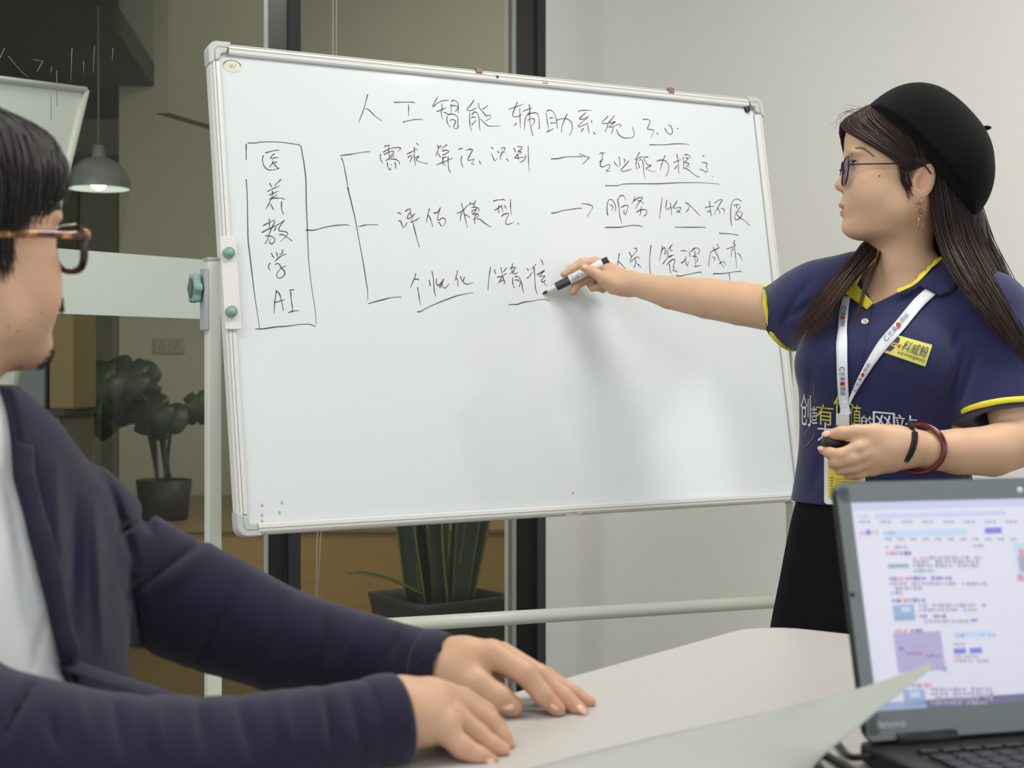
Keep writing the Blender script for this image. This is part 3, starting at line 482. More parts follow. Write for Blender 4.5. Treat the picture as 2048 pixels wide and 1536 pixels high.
# handwriting, stroke by stroke
WR = [(480, 280, 7.68, "130,42 250,40 300,30 470,22 640,32 760,45 900,68 935,85 950,130 965,230 985,330 1005,480 1018,640 1022,900 1030,1120 1040,1350 1052,1700 1065,1900 1095,2180 1130,2410 1160,2610 1174,2740 1172,2820;100,60 100,180 100,300;100,600 110,740 115,850 120,1050 128,1500 150,1710 180,1960 215,2260 245,2480 280,2710 305,2890;400,195 440,180 520,160 605,152;365,235 350,290 360,360 385,410 430,448 480,458 560,445 610,430;530,210 500,235 470,275;495,285 540,268 595,265;520,320 495,360 460,410;500,362 540,348 570,330;530,375 560,400 595,435;460,660 490,715;635,600 590,645 540,690;430,785 520,740 610,700;505,780 500,840 490,890;455,840 520,815 590,780;490,890 575,840;490,890 460,950 430,1010 400,1055;460,905 520,890 600,890 650,890 690,910;475,985 500,1025 520,1065;645,940 642,1010 650,1080 675,1135;455,1215 458,1280 455,1345;360,1312 440,1270 535,1225;345,1415 450,1360 560,1310 640,1265 690,1225 640,1290 600,1360 610,1390 680,1400 735,1420 730,1455 690,1500 630,1550;545,1250 500,1330 460,1420 440,1500 390,1590;400,1470 470,1470 520,1495 540,1530 520,1575 490,1592 465,1580 460,1545 480,1515;610,1450 660,1450 720,1485 805,1545;560,1340 545,1365 530,1390"),
 (480, 470, 7.68, "245,1438 330,1440 450,1425 560,1408 760,1395 900,1372 1040,1365 1100,1375 1160,1402;490,280 505,315 525,345;560,265 575,290 575,325;655,225 665,250 640,285 610,300;545,400 600,345 655,310 710,290;465,430 445,470 450,510 465,535;545,450 580,432 610,450 640,500 680,540 695,580 670,630 610,660 575,640 570,600 590,560 640,505 705,470;565,850 550,950 535,1050 532,1195;565,850 610,900 640,1000 672,1150;545,1030 610,1015 690,985;765,855 790,840 830,838;785,875 790,970 805,1070 815,1180;750,1190 820,1165 905,1160"),
 (600, 380, 6.677, "85,532 195,532 280,510 380,485 500,468 610,460 670,472;795,485 850,470 910,460 1045,460;640,-40 690,160 745,400 790,650 830,860 870,1090 885,1200 905,1320 910,1465;920,1515 1000,1490 1120,1460 1200,1440 1270,1428 1355,1428"),
 (700, 180, 11.378, "410,100 380,220 330,400 280,540 205,735;360,415 430,440 500,505 560,570 640,630 725,690;1015,275 1200,270 1430,270 1480,290;1340,330 1345,440 1340,570;1215,730 1260,710 1380,685 1480,665 1665,662"),
 (860, 190, 11.378, "185,35 130,130 60,245;80,260 150,195 240,145 340,118 440,118;280,200 285,280 265,370 275,460 300,535;170,370 280,325 370,285;320,380 380,405 430,445;500,140 540,112 600,130 645,190 655,280 655,410;470,210 490,230 490,385;490,235 560,235 620,250 645,280 610,340 575,370;405,470 390,550 410,640 460,720;430,440 500,425 580,445 630,490 645,560 640,680 635,760;460,575 510,550 560,560 590,600 570,660 545,700 560,740 610,760 670,700;1010,110 940,210 855,320 870,345 930,350 1000,320 1065,280;1110,180 1130,280 1180,340 1230,400 1270,455 1320,465 1360,450 1390,480 1370,530 1280,580;1210,310 1260,285 1320,240;915,400 910,560 920,690 950,800;965,440 1010,385 1060,385 1100,430 1125,540 1135,680 1150,800;950,520 990,490 1050,510;960,670 1005,625 1050,570;1165,545 1230,610 1280,660 1340,695 1480,702 1590,695"),
 (1010, 195, 11.378, "290,100 250,190;100,262 200,225 320,185 430,140;250,200 210,300 180,380 195,425 250,435 330,415 400,375;345,250 350,400 355,560 360,685;220,630 275,575;420,310 520,265 620,235;555,155 575,240 570,400 580,560 600,690 620,780 645,870;570,320 500,410 465,510 455,640 455,725;530,390 620,350 720,345 770,400 785,500 795,690 775,685;530,515 580,480 650,470 685,510 660,590 610,645;960,315 990,285 1050,285 1120,335 1160,420 1185,540 1200,700;945,350 965,480 985,620 1010,740;960,780 1040,745 1105,705;1025,470 1060,450 1105,460;1045,575 1100,575 1170,570;1180,520 1230,495 1330,475 1430,485 1500,530 1535,600 1535,720 1495,845 1470,825;1425,360 1380,460 1330,580 1300,680 1290,740 1300,790;1685,310 1740,290 1860,285 1980,288;1845,340 1770,410 1705,465 1740,490 1830,470 1915,420 1820,510 1665,650 1760,640 1905,575;1895,620 1910,720 1925,820;1800,700 1755,740 1755,775;1975,515 1985,570"),
 (1150, 205, 8.533, "320,500 350,535;570,230 510,290 465,335 490,355 550,350 570,380 545,440 520,485 540,495;680,220 630,285 580,335 620,345 695,320 630,380 585,420 640,415 700,390 760,365 795,385 770,415;660,420 645,480 620,530;720,455 735,510 770,560 840,598 920,602 990,590 1015,550 1010,480 985,415;1170,285 1220,280 1280,300 1285,340 1265,390 1245,435 1270,455 1350,465 1340,510 1305,590;1405,515 1425,540;1540,435 1580,500 1635,540 1670,510 1665,450 1640,400 1610,372 1600,395;1750,440 1765,442;1280,718 1400,718 1560,716 1700,702 1880,702 1955,720"),
 (670, 280, 10.24, "120,318 230,298 330,288 450,265 600,242 720,232;140,365 170,430 200,560 230,720 260,880 290,1020;1020,130 1060,110 1125,108;1000,245 1080,195 1200,155 1340,150 1345,180 1300,230;1105,150 1110,250 1130,330;1020,290 1100,250 1200,220 1200,270 1140,330 1105,370;1050,415 1130,370 1220,315;940,285 935,350 950,410 980,465;1150,390 1220,385 1290,410 1330,455 1325,490;1085,460 1085,530 1110,580 1140,605 1160,570;1160,498 1165,502;1240,455 1250,570;1480,285 1580,235 1690,182;1635,150 1630,250 1635,380 1660,520;1680,55 1710,95;1505,355 1550,315 1590,330 1560,400 1545,450;1650,360 1690,340 1725,330 1690,370 1680,410 1740,440 1820,465 1905,475"),
 (860, 280, 9.309, "150,95 165,150 140,220 115,290;160,150 210,105;320,85 270,120 225,155;160,240 175,280 205,310;235,200 300,185 350,195 355,220 300,250 240,280 310,245 350,230;230,325 280,320 310,300;250,330 245,400 265,440 290,465;135,455 270,400 430,335;345,310 345,430 355,530 390,610;535,175 575,155 615,152;600,300 585,360 595,440 625,495;680,185 730,170 790,170 795,195 740,290 715,360 740,375 830,350 800,400 780,440 830,445;755,150 760,180;930,385 945,440;1150,130 1185,155;1155,250 1185,330 1215,380 1250,345;1270,200 1290,235;1330,165 1360,135 1400,145 1390,185 1330,240 1405,215;1345,250 1315,310 1330,355;1430,335 1470,385;1570,150 1600,215;1640,120 1720,120 1700,170 1645,215 1715,215 1690,250 1640,270;1640,260 1600,310 1600,335 1700,320 1780,320 1780,345 1720,400 1680,408;1640,270 1655,350;1780,285 1800,305;1835,110 1840,300 1845,430 1858,575"),
 (1090, 290, 10.24, "135,280 290,270 400,245 500,235 680,232 760,235 780,250;720,175 790,210 850,230 915,245;915,245 860,310 785,380;1125,180 1160,155 1245,158;1185,155 1185,230 1160,310;1120,345 1200,290;1165,320 1140,400 1160,440 1220,435 1290,400 1340,405 1320,470 1265,530 1340,530;1425,335 1450,380 1510,440;1520,240 1540,300 1545,420;1625,280 1650,310 1635,350;1730,320 1660,400 1565,510 1610,535 1690,520 1775,485;1245,828 1470,828 1560,810 1650,792 2048,788 2340,788 2600,775 2940,765 3240,770 3540,790 3580,815"),
 (1260, 290, 10.24, "205,140 170,210 115,285 150,290;150,280 220,245 290,230;150,300 130,380 135,440 155,485;200,310 235,290 270,330 285,430 295,560 320,685;175,360 190,410 205,465;380,240 310,250 295,275 330,340 375,400 445,410 390,445 335,475 400,510 460,535 520,530;560,325 620,305 700,305 760,345 800,410 800,490 780,570 745,630;730,210 685,310 650,420 630,515;960,180 985,260 1000,360 1005,580;910,350 980,325 1055,290;920,490 975,420;1095,240 1110,350 1110,500;1125,200 1180,190 1230,215 1250,255;1150,265 1210,260 1160,320 1130,350 1220,375 1170,430 1225,440;1110,465 1170,480 1260,550 1350,620 1435,655;1495,212 1530,225;1480,350 1550,355 1590,385 1565,440 1600,490 1590,535 1545,550;1440,490 1500,510 1560,545;1708,640 1714,645"),
 (780, 390, 12.8, "210,450 240,452 290,478;225,655 270,655 300,700 320,780 360,830 400,780 440,705;405,410 460,370 510,350 540,380 520,430 470,520 455,590 490,600 560,550 650,465 600,530 565,640;520,440 560,510;545,685 620,660 700,620 770,565;600,690 620,800 660,960 700,1110 745,1270 765,1320;1020,345 990,460 965,560 945,715;985,510 1030,570 1060,650 1090,750 1115,805;1130,450 1200,450 1260,395 1300,310 1265,430 1235,550 1225,610 1260,640 1310,605 1370,580 1415,610 1435,670 1410,740 1365,785;1245,685 1290,730 1325,790"),
 (900, 390, 12.8, "315,210 320,280 350,370 380,500 410,640 455,825;185,465 280,430 360,370 450,270 530,225 600,215;320,455 295,500 270,670;380,490 450,520 515,575;525,180 540,235;665,135 640,200 600,215;620,230 620,290;570,310 680,310 760,365 735,415;690,360 620,380 570,410 600,490 640,430 690,380;600,495 690,470 730,490 720,550 650,600 605,615;680,480 650,560 640,640 645,740;705,615 770,610 860,685 960,755 1020,795 1060,800;1125,155 1200,125 1300,118 1375,105 1430,135;1140,385 1220,345 1320,275 1330,260;1270,260 1250,360 1270,465;1320,270 1350,350 1360,430;1405,260 1450,340;1560,110 1560,230 1565,380 1580,490;1330,535 1390,490 1480,460 1510,490 1470,580 1430,690 1450,735 1500,745 1570,725 1620,695;1755,705 1752,740"),
 (1090, 380, 9.309, "130,425 200,420 300,390 400,368 540,350 640,335 705,338;695,250 770,255 850,275 895,305 870,370 795,485;1180,465 1165,400 1165,280 1190,190 1225,170 1270,190 1310,260 1325,330 1310,395;1210,265 1250,285 1275,325 1245,375;1360,170 1385,320 1400,470 1440,620;1360,180 1400,120 1445,95 1490,125 1505,185;1430,320 1490,285 1550,285 1545,340 1505,450 1475,410 1485,370;1685,115 1660,190 1620,255;1670,195 1740,145 1810,130 1820,155 1760,220 1690,345;1735,195 1790,200 1840,250;1710,405 1790,365 1880,360 1910,395 1880,460 1845,480;1805,310 1790,400 1775,480;1130,692 1390,690 1500,672 1620,658 1740,658 1830,678"),
 (1300, 380, 9.309, "235,135 220,260 200,400 185,535;320,185 305,300 310,355 350,350 400,300;385,225 400,330 415,460;510,200 480,260 435,325 490,330 580,320 560,370 500,420;510,375 570,420;670,225 740,275 830,360 940,475;740,310 715,370 670,410;1115,205 1130,330 1150,485;1030,325 1120,305 1205,298;1075,405 1130,380;1215,240 1280,190 1355,180 1300,270 1240,380 1195,465;1260,330 1300,380 1310,440;1340,340 1390,360 1390,440;1530,660 1510,500 1515,330 1540,220 1600,165 1660,170 1715,210;1565,285 1620,270 1690,270;1620,270 1620,330;1690,310 1640,380 1600,460 1590,530 1630,550 1680,520 1725,450 1710,405 1640,405 1590,405;1620,440 1680,510 1760,560 1820,610 1865,660;485,688 540,690 760,690 1010,690 1045,708;1295,795 1350,805 1500,812 1620,828 1655,845"),
 (800, 520, 12.8, "415,345 375,470 320,600 270,715;375,485 440,480 490,500;460,700 485,850 505,970 530,1140;755,505 785,650;830,290 860,450 880,680 900,840 930,930;940,480 945,580 970,650 1030,610 1110,530 1120,480 1080,620 1020,715 1040,640 1080,600 1110,680 1150,715 1200,690 1255,615;1480,270 1455,400 1410,535;1450,470 1485,500 1495,660;1560,415 1610,540 1680,600 1760,610 1885,570;1665,435 1620,540;460,1318 530,1315 650,1250 850,1150 1050,1065 1250,990 1450,915 1600,880 1750,850 1885,828"),
 (960, 505, 12.8, "290,365 255,520 235,700 215,950;385,430 390,480 415,535;545,375 575,540;690,390 610,490;450,625 560,605 690,530;590,600 540,680 475,795;590,610 630,720 650,775 620,795;535,745 600,700;850,275 825,380 830,470;780,400 860,375 940,390;900,390 860,490 775,540;830,480 870,535 930,535 975,500;845,645 850,770 870,850 900,905;910,630 950,600 1010,640 1060,730 1090,850 1110,970 1130,1030;910,700 980,700 1020,740;1060,740 1030,820 1005,875;1210,405 1250,450;1215,650 1270,610 1350,490;1440,300 1330,420;1395,380 1410,560 1420,780 1440,950 1485,1070;1570,180 1610,240 1615,310;1480,560 1570,505 1665,455 1590,530 1530,610 1600,600 1670,590 1650,630 1580,710 1620,750 1690,700 1650,740 1680,820 1740,835;745,1345 800,1325 950,1325 1060,1290 1200,1255 1350,1240 1500,1205 1680,1198 1790,1230"),
 (1210, 480, 14.63, "430,385 400,610 355,785;390,615 470,680 610,825;725,350 775,460;860,235 920,240 950,285 900,370 800,460;800,460 765,560 762,665;800,610 880,530 970,490 1035,530;920,570 900,700 865,810;940,680 1010,730 1065,800;1360,145 1335,360 1320,600 1325,830 1350,1030;1685,155 1680,280 1640,420 1610,590;1670,290 1740,220 1780,260 1765,420 1850,280 1985,120 1930,200 1930,300 2000,300;1855,340 1855,480;1710,690 1790,580 1900,470 2030,430;1820,720 1910,620 2010,560;1900,700 1910,850 1935,965"),
 (1340, 470, 12.8, "0,570 60,520 120,500;0,690 60,630 130,620 130,690 90,800 120,810 90,900 180,920 195,945;290,405 370,390 445,415;295,700 330,705 410,610 420,530 415,640 430,750 460,775 485,680;510,420 520,550;550,415 620,345 700,325 765,380 755,450 700,490;620,345 650,440 650,560 670,790;595,540 680,545 720,620 690,690;625,795 680,800 810,770;180,1025 240,1045 380,1025 600,975 780,945 830,960;1115,310 1155,380 1230,530 1310,700 1395,825;1280,310 1160,375 1060,430 1030,560 1010,700 1000,800;1100,555 1155,580 1155,620 1130,665;1275,730 1330,690 1390,680 1440,760;1215,240 1240,275;1665,130 1645,230 1690,240 1640,290 1460,355;1660,290 1680,420 1695,570 1720,825;1630,350 1590,410 1575,550;1745,465 1800,510 1860,640;1130,1000 1140,985 1380,980 1560,955 1650,940 1800,920 1850,935;1530,980 1555,1230"),
 (1520, 490, 6.675, "205,245 250,250 240,340;240,250 238,350;180,140 205,160")]
ink = mat('marker ink', '363733', .5, var=.5, vscale=9); parts = {}; k = 0
for wi, (x0, y0, s, t) in enumerate(WR):
    wr = parts.setdefault('AABTTTT1122334455666'[wi], MB())
    for st_ in t.split(';'):
        pts = crom([bxy(x0+float(a)/s, y0+float(b)/s) for a, b in (q.split(',') for q in st_.split())], 4); n = len(pts); rows = []; k += 1
        seg = np.linalg.norm(np.diff(pts, axis=0), axis=1).sum()
        for i, p in enumerate(pts):
            tt = np.array(pts[min(i+1, n-1)])-np.array(pts[max(i-1, 0)]); tt = tt/(np.linalg.norm(tt)+1e-9); nn = np.array([-tt[1], tt[0]]); u = i/max(n-1, 1)
            w_ = .00092*(1-.45*u**2 if seg > .012 else 1)*(1+.25*math.sin(k*3.1+u*9)); e = tt*.0006*(1 if i == n-1 else -1 if i == 0 else 0)
            rows.append([B3(*(p+e+nn*w_), -.00155), B3(*(p+e-nn*w_), -.00155)])
        wr.grid(rows, smooth=False)
for q, lb in zip('ABT123456', ('boxed column of handwritten words ending in AI', 'branching bracket lines', 'handwritten title line ending in 3.0', 'first line beside the bracket', 'first line after an arrow', 'second line beside the bracket', 'second line after an arrow', 'third line beside the bracket', 'third line, right of the hand')): parts[q].build('handwriting', ink, wb)['label'] = lb
# the stand: two posts, cross bar, feet, clamps
LX, RX = (-.2*2.69+.002, 2.69), (.620, 3.30)
stand = wb
hx = unit([RX[0]-LX[0], RX[1]-LX[1], 0]); hn = np.array([hx[1], -hx[0], 0]); sax = (hx, hn, UP); ptop_ = zat(517, 2.69)
for (x, y), tp in ((LX, ptop_), (RX, zat(580, 3.3))):
    MB().box((x, y, (tp+.07)/2), .026, .026, tp-.07, sax, bev=.003).build('post', post_m, stand)
    MB().box((x, y, tp-.002), .029, .029, .006, sax, bev=.001).build('post_cap', mat('cap grey', 'a3a8a6', .4), stand)
    ft = MB().tube([np.array([x, y, .075])-hn*.27, np.array([x, y, .075])+hn*.27], .014, 12); ft.build('foot', post_m, stand)
    for s in (-1, 1):
        c = np.array([x, y, .03])+hn*s*.25; MB().tube([c-hx*.011, c+hx*.011], .03, 16).build('castor', mat('castor', '26282a', .5), stand)
zb_ = (zat(1270, 2.69)+zat(1206, 3.25))/2
MB().tube([np.array([LX[0], LX[1], zat(1272, 2.69)]), np.array([RX[0], RX[1], zat(1204, 3.28)])], .0142, 16).build('cross_bar', post_m, stand)
pa, pb = bxy(452, 510), bxy(457, 627); cx_ = -hw+.012; cy_ = (pa[1]+pb[1])/2; L_ = abs(pa[1]-pb[1])+.062
MB().box(B3(cx_, cy_, .0105), .030, L_, .005, AX, bev=.001).build('bracket', mat('bracket white', 'd9d8d3', .4), stand)
for p in (pa, pb): MB().lathe([(0, .012), (.0075, .012), (.0078, .0105), (.0095, .0105), (.0103, .009), (.0103, 0), (0, 0)], B3(p[0], p[1], .012), BN, 20).build('thumb_screw', green, stand)
kc = P(398, 577, 2.69); kx = -hx; hwm = MB(); prof = []
for j in range(48):
    t = 2*math.pi*j/48; r = .0255+.0032*math.cos(6*t); prof.append((r*math.cos(t), r*math.sin(t)))
hwm.prism(prof, 0, .015, (kc, hn, UP, kx)); o = hwm.build('hand_wheel', green, stand); bv = o.modifiers.new('b', 'BEVEL'); bv.width = .003; bv.segments = 2
MB().lathe([(0, .0155), (.018, .0155), (.019, .015)], kc, kx, 20).build('wheel_cap', mat('cap dark', '4b5a58', .4), o)
MB().tube([kc, np.array([LX[0], LX[1], kc[2]])], .0095, 14).build('wheel_shaft', mat('shaft grey', '7d8e8c', .4), stand)
MB().box(np.array([LX[0], LX[1], kc[2]-.02])-hx*.016, .008, .03, .11, sax, bev=.001).build('clamp_plate', mat('cap grey', 'a3a8a6'), stand)
x, y = RX; q = B3(hw-.02, -.0, -.02); MB().tube([q, np.array([x, y, q[2]])], .009, 10).build('pivot', mat('shaft grey', '7d8e8c'), stand)
q = B3(-hw+.02, cy_, -.02); MB().tube([q, np.array([LX[0], LX[1], q[2]])], .008, 10).build('pivot', mat('shaft grey', '7d8e8c'), stand)
# ---------------------------------------------------------------- table, laptop, paper, cables
TZ = .75
def T3(px, py): d = F*(CZ-TZ)/(py-HY); return np.array([(px-1024)/F*d, d, TZ])
ta, tb = T3(1127, 1357), T3(1360, 1292); e1 = unit(ta-tb); rc, rd = T3(1583, 1255), T3(1695, 1268); e2 = unit(rd-rc)
e2 = unit(e2-e1*(e2 @ e1)); M = np.array([e1[:2], -e2[:2]]).T; s = np.linalg.solve(M, (rc-ta)[:2]); TC = ta+e1*s[0]    # corner of the two edges
tbl = thing('meeting_table', 'white laminate meeting table with a rounded corner in the foreground', 'table', tuple(TC*[1, 1, 0]+e1*.8+e2*.6))
def tpoly(off=0):
    r = .075; o = []; L1, L2 = 1.78, 1.25
    for (a, b), a0 in (((0, 0), 180), ((0, L2), 90), ((L1, L2), 0), ((L1, 0), 270)):
        ca = a+(r if a == 0 else -r); cb = b+(r if b == 0 else -r)
        for k in range(9):
            t = math.radians(a0+90*(k/8) if False else {(0, 0): 270-90*k/8, (0, 1): 180-90*k/8, (1, 1): 90-90*k/8, (1, 0): 0-90*k/8}[(int(a > 0), int(b > 0))])
            o.append((ca+(r+off)*math.cos(t), cb+(r+off)*math.sin(t)))
    return o
TF = (np.array([TC[0], TC[1], 0]), e1, e2, UP)
tt = MB().prism(tpoly(), TZ-.025, TZ, TF).build('top', mat('table laminate', 'b9b7b3', .38, var=.015, bump=.03), tbl); bv = tt.modifiers.new('b', 'BEVEL'); bv.width = .002; bv.segments = 2; bv.limit_method = 'ANGLE'
MB().prism(tpoly(.001), TZ-.024, TZ-.002, TF).build('edge_band', mat('table edge', 'c9c7c2', .45), tbl)
for a, b in ((.45, .15), (.45, 1.1), (1.65, .15), (1.65, 1.1)): c = TF[0]+e1*a+e2*b; MB().box(c+UP*.3625, .05, .05, .725, (e1, e2, UP), bev=.004).build('leg', mat('table leg', 'b9bcbd', .4), tbl)
# laptop
LO = P(1731, 1478, 1.341); LZ = TZ; lh = unit([.963, .268, 0]); ln = np.array([lh[1], -lh[0], 0]); lw, ll = .372, .238; lean = math.radians(15)
lu = UP*math.cos(lean)-ln*math.sin(lean); lnn = np.cross(lh, lu); hz = LO[2]-.0; LB = np.array([LO[0], LO[1], TZ])
lap = thing('laptop', 'open black laptop at right showing a web search page', 'laptop', tuple(LB+lh*lw/2+ln*.11))
blk = mat('laptop black', '1b1c1e', .5, bump=.05); bez = mat('laptop bezel', '777e81', .42, bump=.04); rub = mat('laptop rubber', '26282a', .7)
def rrect(w, h, r, x0=0, y0=0):
    o = []
    for cx, cy, a0 in ((w-r, h-r, 0), (r, h-r, 90), (r, r, 180), (w-r, r, 270)):
        for k in range(7): t = math.radians(a0+15*k); o.append((x0+cx+r*math.cos(t), y0+cy+r*math.sin(t)))
    return o
L0 = LO-lu*.004; LF = (L0, lh, lu, lnn)
lid = MB().prism(rrect(lw, ll, .014), -.009, .0, LF).build('lid', rub, lap); bv = lid.modifiers.new('b', 'BEVEL'); bv.width = .002; bv.segments = 2; bv.limit_method = 'ANGLE'
sx0_, sx1_, sy0_, sy1_ = .0125, lw-.0125, .026, ll-.0195
f = MB(); f.prism(rrect(lw-.003, sy0_, .006, .0015, .0015), -.001, .0022, LF)
f.prism(rrect(lw-.003, .019, .0085, .0015, ll-.0205), -.001, .0022, LF); f.prism(rrect(.0125, ll-.012, .004, .0015, .006), -.001, .0022, LF); f.prism(rrect(.0125, ll-.012, .004, lw-.014, .006), -.001, .0022, LF)
f.build('bezel', bez, lap)
pg = MB(); pal = [mat('screen page', 'c4c3d0', .5, emit=.45), mat('screen bar', 'b3b8cf', .5, emit=.42), mat('screen text', '9c9bb0', .5, emit=.35), mat('screen red', 'bf8d9a', .5, emit=.4), mat('screen blue', '7478c8', .5, emit=.4), mat('screen lilac', 'a39bbf', .5, emit=.4), mat('screen steel', '8fa0bf', .5, emit=.4), mat('screen task', '6f6d8c', .5, emit=.3), mat('screen cyan', 'abbfd4', .5, emit=.42), mat('screen teal', '879fb2', .5, emit=.38), mat('screen link', '817cae', .5, emit=.35)]
def lxy(px, py): r = P(px, py, 1.)-np.array([0, 0, CZ]); t = (lnn @ (L0-np.array([0, 0, CZ])))/(lnn @ r); q = np.array([0, 0, CZ])+r*t-L0; return q @ lh, q @ lu
def sq(x0, y0, x1, y1, mi, z):
    x0 = max(x0, sx0_); x1 = min(x1, sx1_); pg.poly([L0+lh*a+lu*b+lnn*z for a, b in ((x0, y0), (x1, y0), (x1, y1), (x0, y1))], [[0, 1, 2, 3]], mi)
sq(sx0_, sy0_, sx1_, sy1_, 0, .0012)
def srow(px0, py, px1, mi, hpx=6, z=.0016): a = lxy(px0, py); b = lxy(px1, py); hh_ = hpx/F*1.37/2; sq(a[0], a[1]-hh_, a[0]+(px1-px0)/F*1.40, a[1]+hh_, mi, z)
def stext(px0, py, n, mi, cw=9, ch=8):             # a line of small character-like blocks
    x = px0
    for i in range(n):
        w_ = cw*(.55+.4*((i*7+int(py)) % 5)/4)
        if (i*5+int(py)) % 11: srow(x, py, x+w_, mi, ch*(.6+.35*((i*3) % 4)/3))
        x += cw
a = lxy(1712, 1015); sq(sx0_, lxy(1712, 1022)[1], sx1_, sy1_, 1, .0014)
srow(1748, 1033, 2046, 1, 10); srow(1715, 1033, 1738, 8, 8)
for i in range(9): stext(1716+i*42, 1044, 3, 2, 8, 6)
srow(1765, 1069, 1955, 8, 13, .0015); stext(1768, 1066, 3, 2, 8, 6); srow(1968, 1062, 2007, 4, 12)
for i in range(11): stext(1768+i*25, 1079, 2, 2, 8, 6)
stext(1770, 1095, 5, 2); stext(1945, 1092, 3, 2, 8, 6); stext(1770, 1107, 3, 3, 9, 9); stext(1797, 1107, 3, 10, 9, 9)
srow(1774, 1133, 1820, 9, 8); stext(1824, 1117, 3, 3, 8); stext(1848, 1116, 13, 2)
for k in range(2): stext(1824, 1124+k*8, 15, 2)
stext(1826, 1142, 5, 9); stext(1777, 1158, 2, 10, 9, 9); stext(1790, 1158, 3, 3, 9, 9); stext(1816, 1157, 10, 10, 9, 9); stext(1778, 1168, 22, 2); stext(1780, 1177, 7, 2); stext(1780, 1186, 3, 2)
stext(1782, 1202, 2, 10, 9, 9); stext(1796, 1202, 2, 3, 9, 9); stext(1815, 1201, 4, 10, 9, 9)
srow(1785, 1227, 1832, 6, 32); srow(1800, 1220, 1822, 8, 10, .0018); srow(1790, 1236, 1828, 9, 7, .0018)
stext(1836, 1211, 15, 2); stext(1836, 1220, 13, 2); stext(1838, 1233, 6, 10); stext(1838, 1243, 11, 2); srow(1940, 1241, 1955, 4, 5)
stext(1788, 1263, 3, 3, 9, 9); stext(1820, 1262, 3, 10, 9, 9)
srow(1790, 1306, 1894, 5, 78); srow(1820, 1292, 1846, 2, 3, .0018); stext(1812, 1308, 4, 10, 8, 7); srow(1840, 1308, 1846, 3, 10, .002); stext(1850, 1312, 4, 10, 7, 6); srow(1796, 1298, 1806, 4, 6, .0018); srow(1884, 1338, 1892, 9, 10, .002)
srow(1905, 1271, 1990, 8, 11); stext(1910, 1272, 2, 2, 9, 7); stext(1960, 1271, 4, 2, 8, 7); stext(1905, 1289, 3, 2, 8, 6); srow(1906, 1303, 1933, 4, 11); srow(1938, 1302, 1965, 4, 11); stext(1906, 1314, 2, 3, 9, 6); stext(1926, 1314, 4, 2, 8, 6); stext(1908, 1322, 8, 2, 9, 6)
stext(1822, 1372, 2, 2, 9, 9); stext(1838, 1371, 3, 3, 9, 9); srow(1806, 1397, 1853, 6, 32); srow(1818, 1390, 1840, 8, 12, .0018); srow(1810, 1404, 1824, 2, 10, .0018)
for k in range(4): stext(1860, 1379+k*9, 14-(k == 3)*1, 2)
srow(2030, 1120, 2060, 8, 70); srow(2036, 1105, 2048, 3, 14, .0018); srow(2036, 1128, 2058, 2, 34, .0018); srow(2033, 1156, 2048, 3, 14, .0019)
b0 = lxy(1755, 1424); sq(sx0_, sy0_, sx1_, sy0_+.0085, 7, .0015); sq(sx0_, sy0_, sx0_+.052, sy0_+.0085, 6, .0016)
def ltext(mb, body, x, y, w_, h_, mi, z, slant=0): v, fc = text_geo(body); mb.poly([L0+lh*(x+a*w_+slant*b*h_)+lu*(y+b*h_)+lnn*z for a, b in v], fc, mi)
x, y = lxy(1719, 1071); ltext(pg, 'Bai', x, y, .0055, .0045, 3, .0018); ltext(pg, '百度', x+.0115, y, .0075, .0045, 3, .0018); pg.poly([L0+lh*(x+.0085+.0026*math.cos(t))+lu*(y+.0025+.0026*math.sin(t))+lnn*.0018 for t in np.linspace(0, 6.0, 14)], [list(range(14))], 4)
pg.build('screen', pal, lap, fix=False)
lg_ = MB(); x, y = lxy(1754, 1457); ltext(lg_, 'lenovo', x, y, .0275, .0068, 0, .0026, .1); lg_.build('logo', mat('logo silver', 'd4d9da', .5), lap, fix=False)
x, y = lxy(2037, 981); MB().lathe([(0, .001), (.003, .001), (.0032, 0)], L0+lh*x+lu*y+lnn*.0022, lnn, 14).build('camera_light', mat('cam lens', 'd5dde2', .3), lap)
x, y = lxy(1702, 1190); MB().sphere(L0+lh*x+lu*y+lnn*.003, .0022, 10).build('bumper', rub, lap)
bd_ = .262; bh_ = LO[2]-.006-TZ; BFm = (LB-ln*.018, lh, ln, UP)
base = MB().prism(rrect(lw, bd_, .012), .002, bh_, BFm).build('base', blk, lap); bv = base.modifiers.new('b', 'BEVEL'); bv.width = .003; bv.segments = 2; bv.limit_method = 'ANGLE'
for s in (.03, lw-.09): MB().tube([LO+lh*s-UP*.003, LO+lh*(s+.06)-UP*.003], .007, 12).build('hinge', blk, lap)
keym = mat('key black', '111214', .4); o_ = LB-ln*.018
MB().prism(rrect(lw-.05, .125, .004, .025, .052), bh_, bh_+.0006, BFm).build('keyboard_deck', mat('deck', '0c0d0e', .6), lap)
for r in range(6):
    n = 15; kw = (lw-.056)/n
    for k in range(n):
        if r == 5 and 4 <= k <= 8: continue
        c = o_+lh*(.028+kw*(k+.5))+ln*(.062+r*.0195-(.003 if r == 0 else 0))+UP*(bh_+.0022)
        MB().box(c, kw-.0028, .0155 if r else .010, .0036, (lh, ln, UP), bev=.001).build('key', keym, lap)
MB().box(o_+lh*(.028+kw*6.5)+ln*(.062+5*.0195)+UP*(bh_+.0022), kw*5-.0028, .0155, .0036, (lh, ln, UP), bev=.001).build('space_bar', keym, lap)
MB().prism(rrect(.09, .05, .003, lw/2-.06, .19), bh_, bh_+.0008, BFm).build('touchpad', mat('touchpad', '222426', .4), lap)
